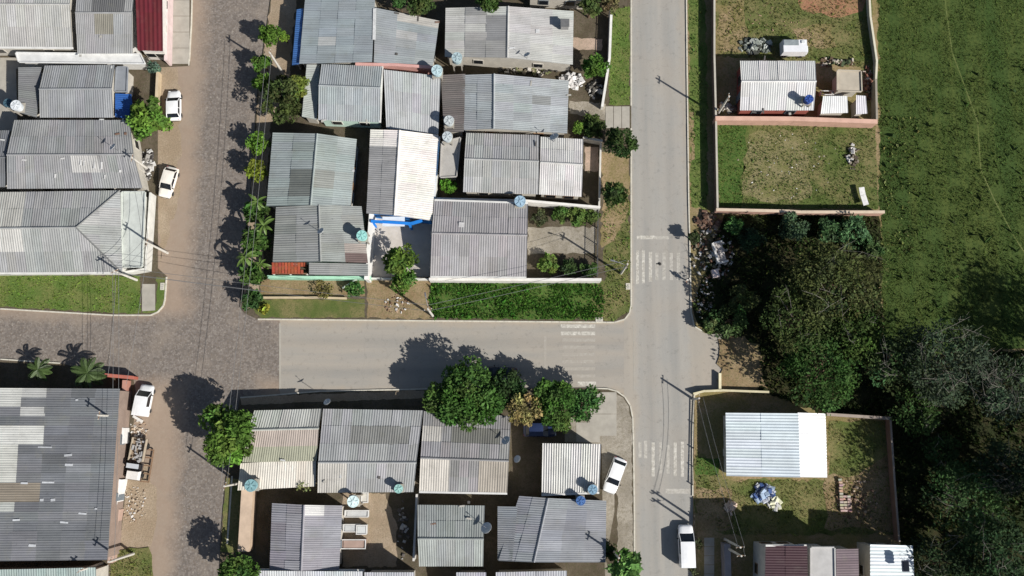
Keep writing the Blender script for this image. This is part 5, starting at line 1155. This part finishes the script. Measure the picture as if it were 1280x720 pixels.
# ---------------------------------------------------------------- the walker on the asphalt
def person():
    p = G(857.5, 351, .02); r = empty('person', (p.x, p.y, .02), math.radians(200), 'person in pale clothes walking across the asphalt road', 'person')
    sk = alb((168, 124, 98)); V = Vector
    J = dict(pel=(0, 0, .92), ch=(0, 0, 1.22), nk=(0, .01, 1.45), hd=(.0, .03, 1.60), ht=(0, .03, 1.72), ls=(-.19, 0, 1.4), le=(-.25, -.1, 1.14), lw=(-.24, .06, .93), lh=(-.24, .11, .86), rs=(.19, 0, 1.4), re=(.25, .06, 1.14), rw=(.24, .2, .95), rh=(.24, .26, .89),
             lp=(-.1, 0, .88), lk=(-.1, .17, .5), la=(-.1, .06, .09), lt=(-.1, .22, .04), rp=(.1, 0, .88), rk=(.1, -.03, .48), ra=(.1, -.3, .1), rt=(.1, -.18, .04))
    K = list(J); ed = [('pel', 'ch'), ('ch', 'nk'), ('nk', 'hd'), ('hd', 'ht'), ('ch', 'ls'), ('ls', 'le'), ('le', 'lw'), ('lw', 'lh'), ('ch', 'rs'), ('rs', 're'), ('re', 'rw'), ('rw', 'rh'), ('pel', 'lp'), ('lp', 'lk'), ('lk', 'la'), ('la', 'lt'), ('pel', 'rp'), ('rp', 'rk'), ('rk', 'ra'), ('ra', 'rt')]
    rad = dict(pel=.13, ch=.14, nk=.055, hd=.095, ht=.07, ls=.065, le=.045, lw=.03, lh=.032, rs=.065, re=.045, rw=.03, rh=.032, lp=.085, lk=.06, la=.042, lt=.035, rp=.085, rk=.06, ra=.042, rt=.035)
    pts = [J[k] for k in K]; E = [(K.index(a), K.index(b)) for a, b in ed]; R = [rad[k] for k in K]
    for h in ('lh', 'rh'):
        b = V(J[h]); s = -1 if h == 'lh' else 1; i0 = K.index(h)
        for f, (dx, L) in enumerate([(-.024, .07), (-.008, .078), (.008, .074), (.022, .058)]):
            q1 = b+V((dx, .03, -.035)); q2 = q1+V((0, .012, -L*.55)); n = len(pts); pts += [tuple(q1), tuple(q2)]; R += [.009, .007]; E += [(i0, n), (n, n+1)]
        q1 = b+V((-s*.04, .03, -.01)); n = len(pts); pts += [tuple(q1)]; R += [.01]; E += [(i0, n)]
    skin('body', r, pts, E, R, M['obj'], sk)
    def sub(names, ed2, extra, col, nm):
        ix = {k: i for i, k in enumerate(names)}; skin(nm, r, [J[k] for k in names], [(ix[a], ix[b]) for a, b in ed2], [rad[k]+(extra*3.2 if k in ('pel', 'ch') else extra*1.5) for k in names], M['obj'], alb(col))
    sub(['pel', 'ch', 'ls', 'le', 'rs', 're'], [('pel', 'ch'), ('ch', 'ls'), ('ls', 'le'), ('ch', 'rs'), ('rs', 're')], .016, (226, 222, 214), 'shirt')
    sub(['pel', 'lp', 'lk', 'la', 'rp', 'rk', 'ra'], [('pel', 'lp'), ('lp', 'lk'), ('lk', 'la'), ('pel', 'rp'), ('rp', 'rk'), ('rk', 'ra')], .014, (150, 146, 140), 'trousers')
    m = MB(); m.lathe([(.105, 0), (.108, .04), (.085, .1), (.03, .125)], (0, .02, 1.62), 12); m.build('hair', M['obj'], r, alb((52, 42, 36)), smooth=True, off=LOCAL)
    m = MB(); m.box((0, .135, 1.6), (.03, .04, .05), 0, .6); m.build('nose', M['obj'], r, sk, off=LOCAL)
    for s in (-1, 1): MB().box((s*.036, .122, 1.63), (.026, .012, .012)).build('eye', M['tyre'], r, off=LOCAL); MB().box((s*.1, .03, 1.6), (.02, .04, .06)).build('ear', M['obj'], r, sk, off=LOCAL)
    MB().box((0, .123, 1.555), (.05, .012, .012)).build('mouth', M['lamp_red'], r, off=LOCAL)
person()
p = G(825, 330, .05); m = MB(); m.lathe([(.05, 0), (.2, .03), (.17, .12), (.05, .17)], (p.x, p.y, .012), 9); m.box((p.x-.28, p.y+.02, .05), (.3, .12, .05), .1)
tag(m.build('dark_lump', M['obj'], None, alb((60, 58, 56))), 'small dark bag lying on the asphalt near the worn crosswalk', 'lump')  # rounded dark lump with a flat end piece, not identified further
for l, x, y, w_, h_ in [('pale drain cover at the crosswalk end on the street corner', 785, 358, .55, .8), ('pale drain cover at the rounded corner kerb', 749, 400, .9, .6), ('drain box at the kerb of the concrete pad', 203, 358, .5, .9)]:
    p = G(x, y, .14); r = empty('drain_cover', (p.x, p.y, .1), 0, l, 'drain cover'); MB().box((0, 0, .03), (w_, h_, .14)).build('slab', M['kerb'], r, off=LOCAL)
    m = MB()
    for k in range(3): m.box((0, -h_*.25+k*h_*.25, .105), (w_*.6, .05, .02))
    m.build('grate', M['steel'], r, off=LOCAL)
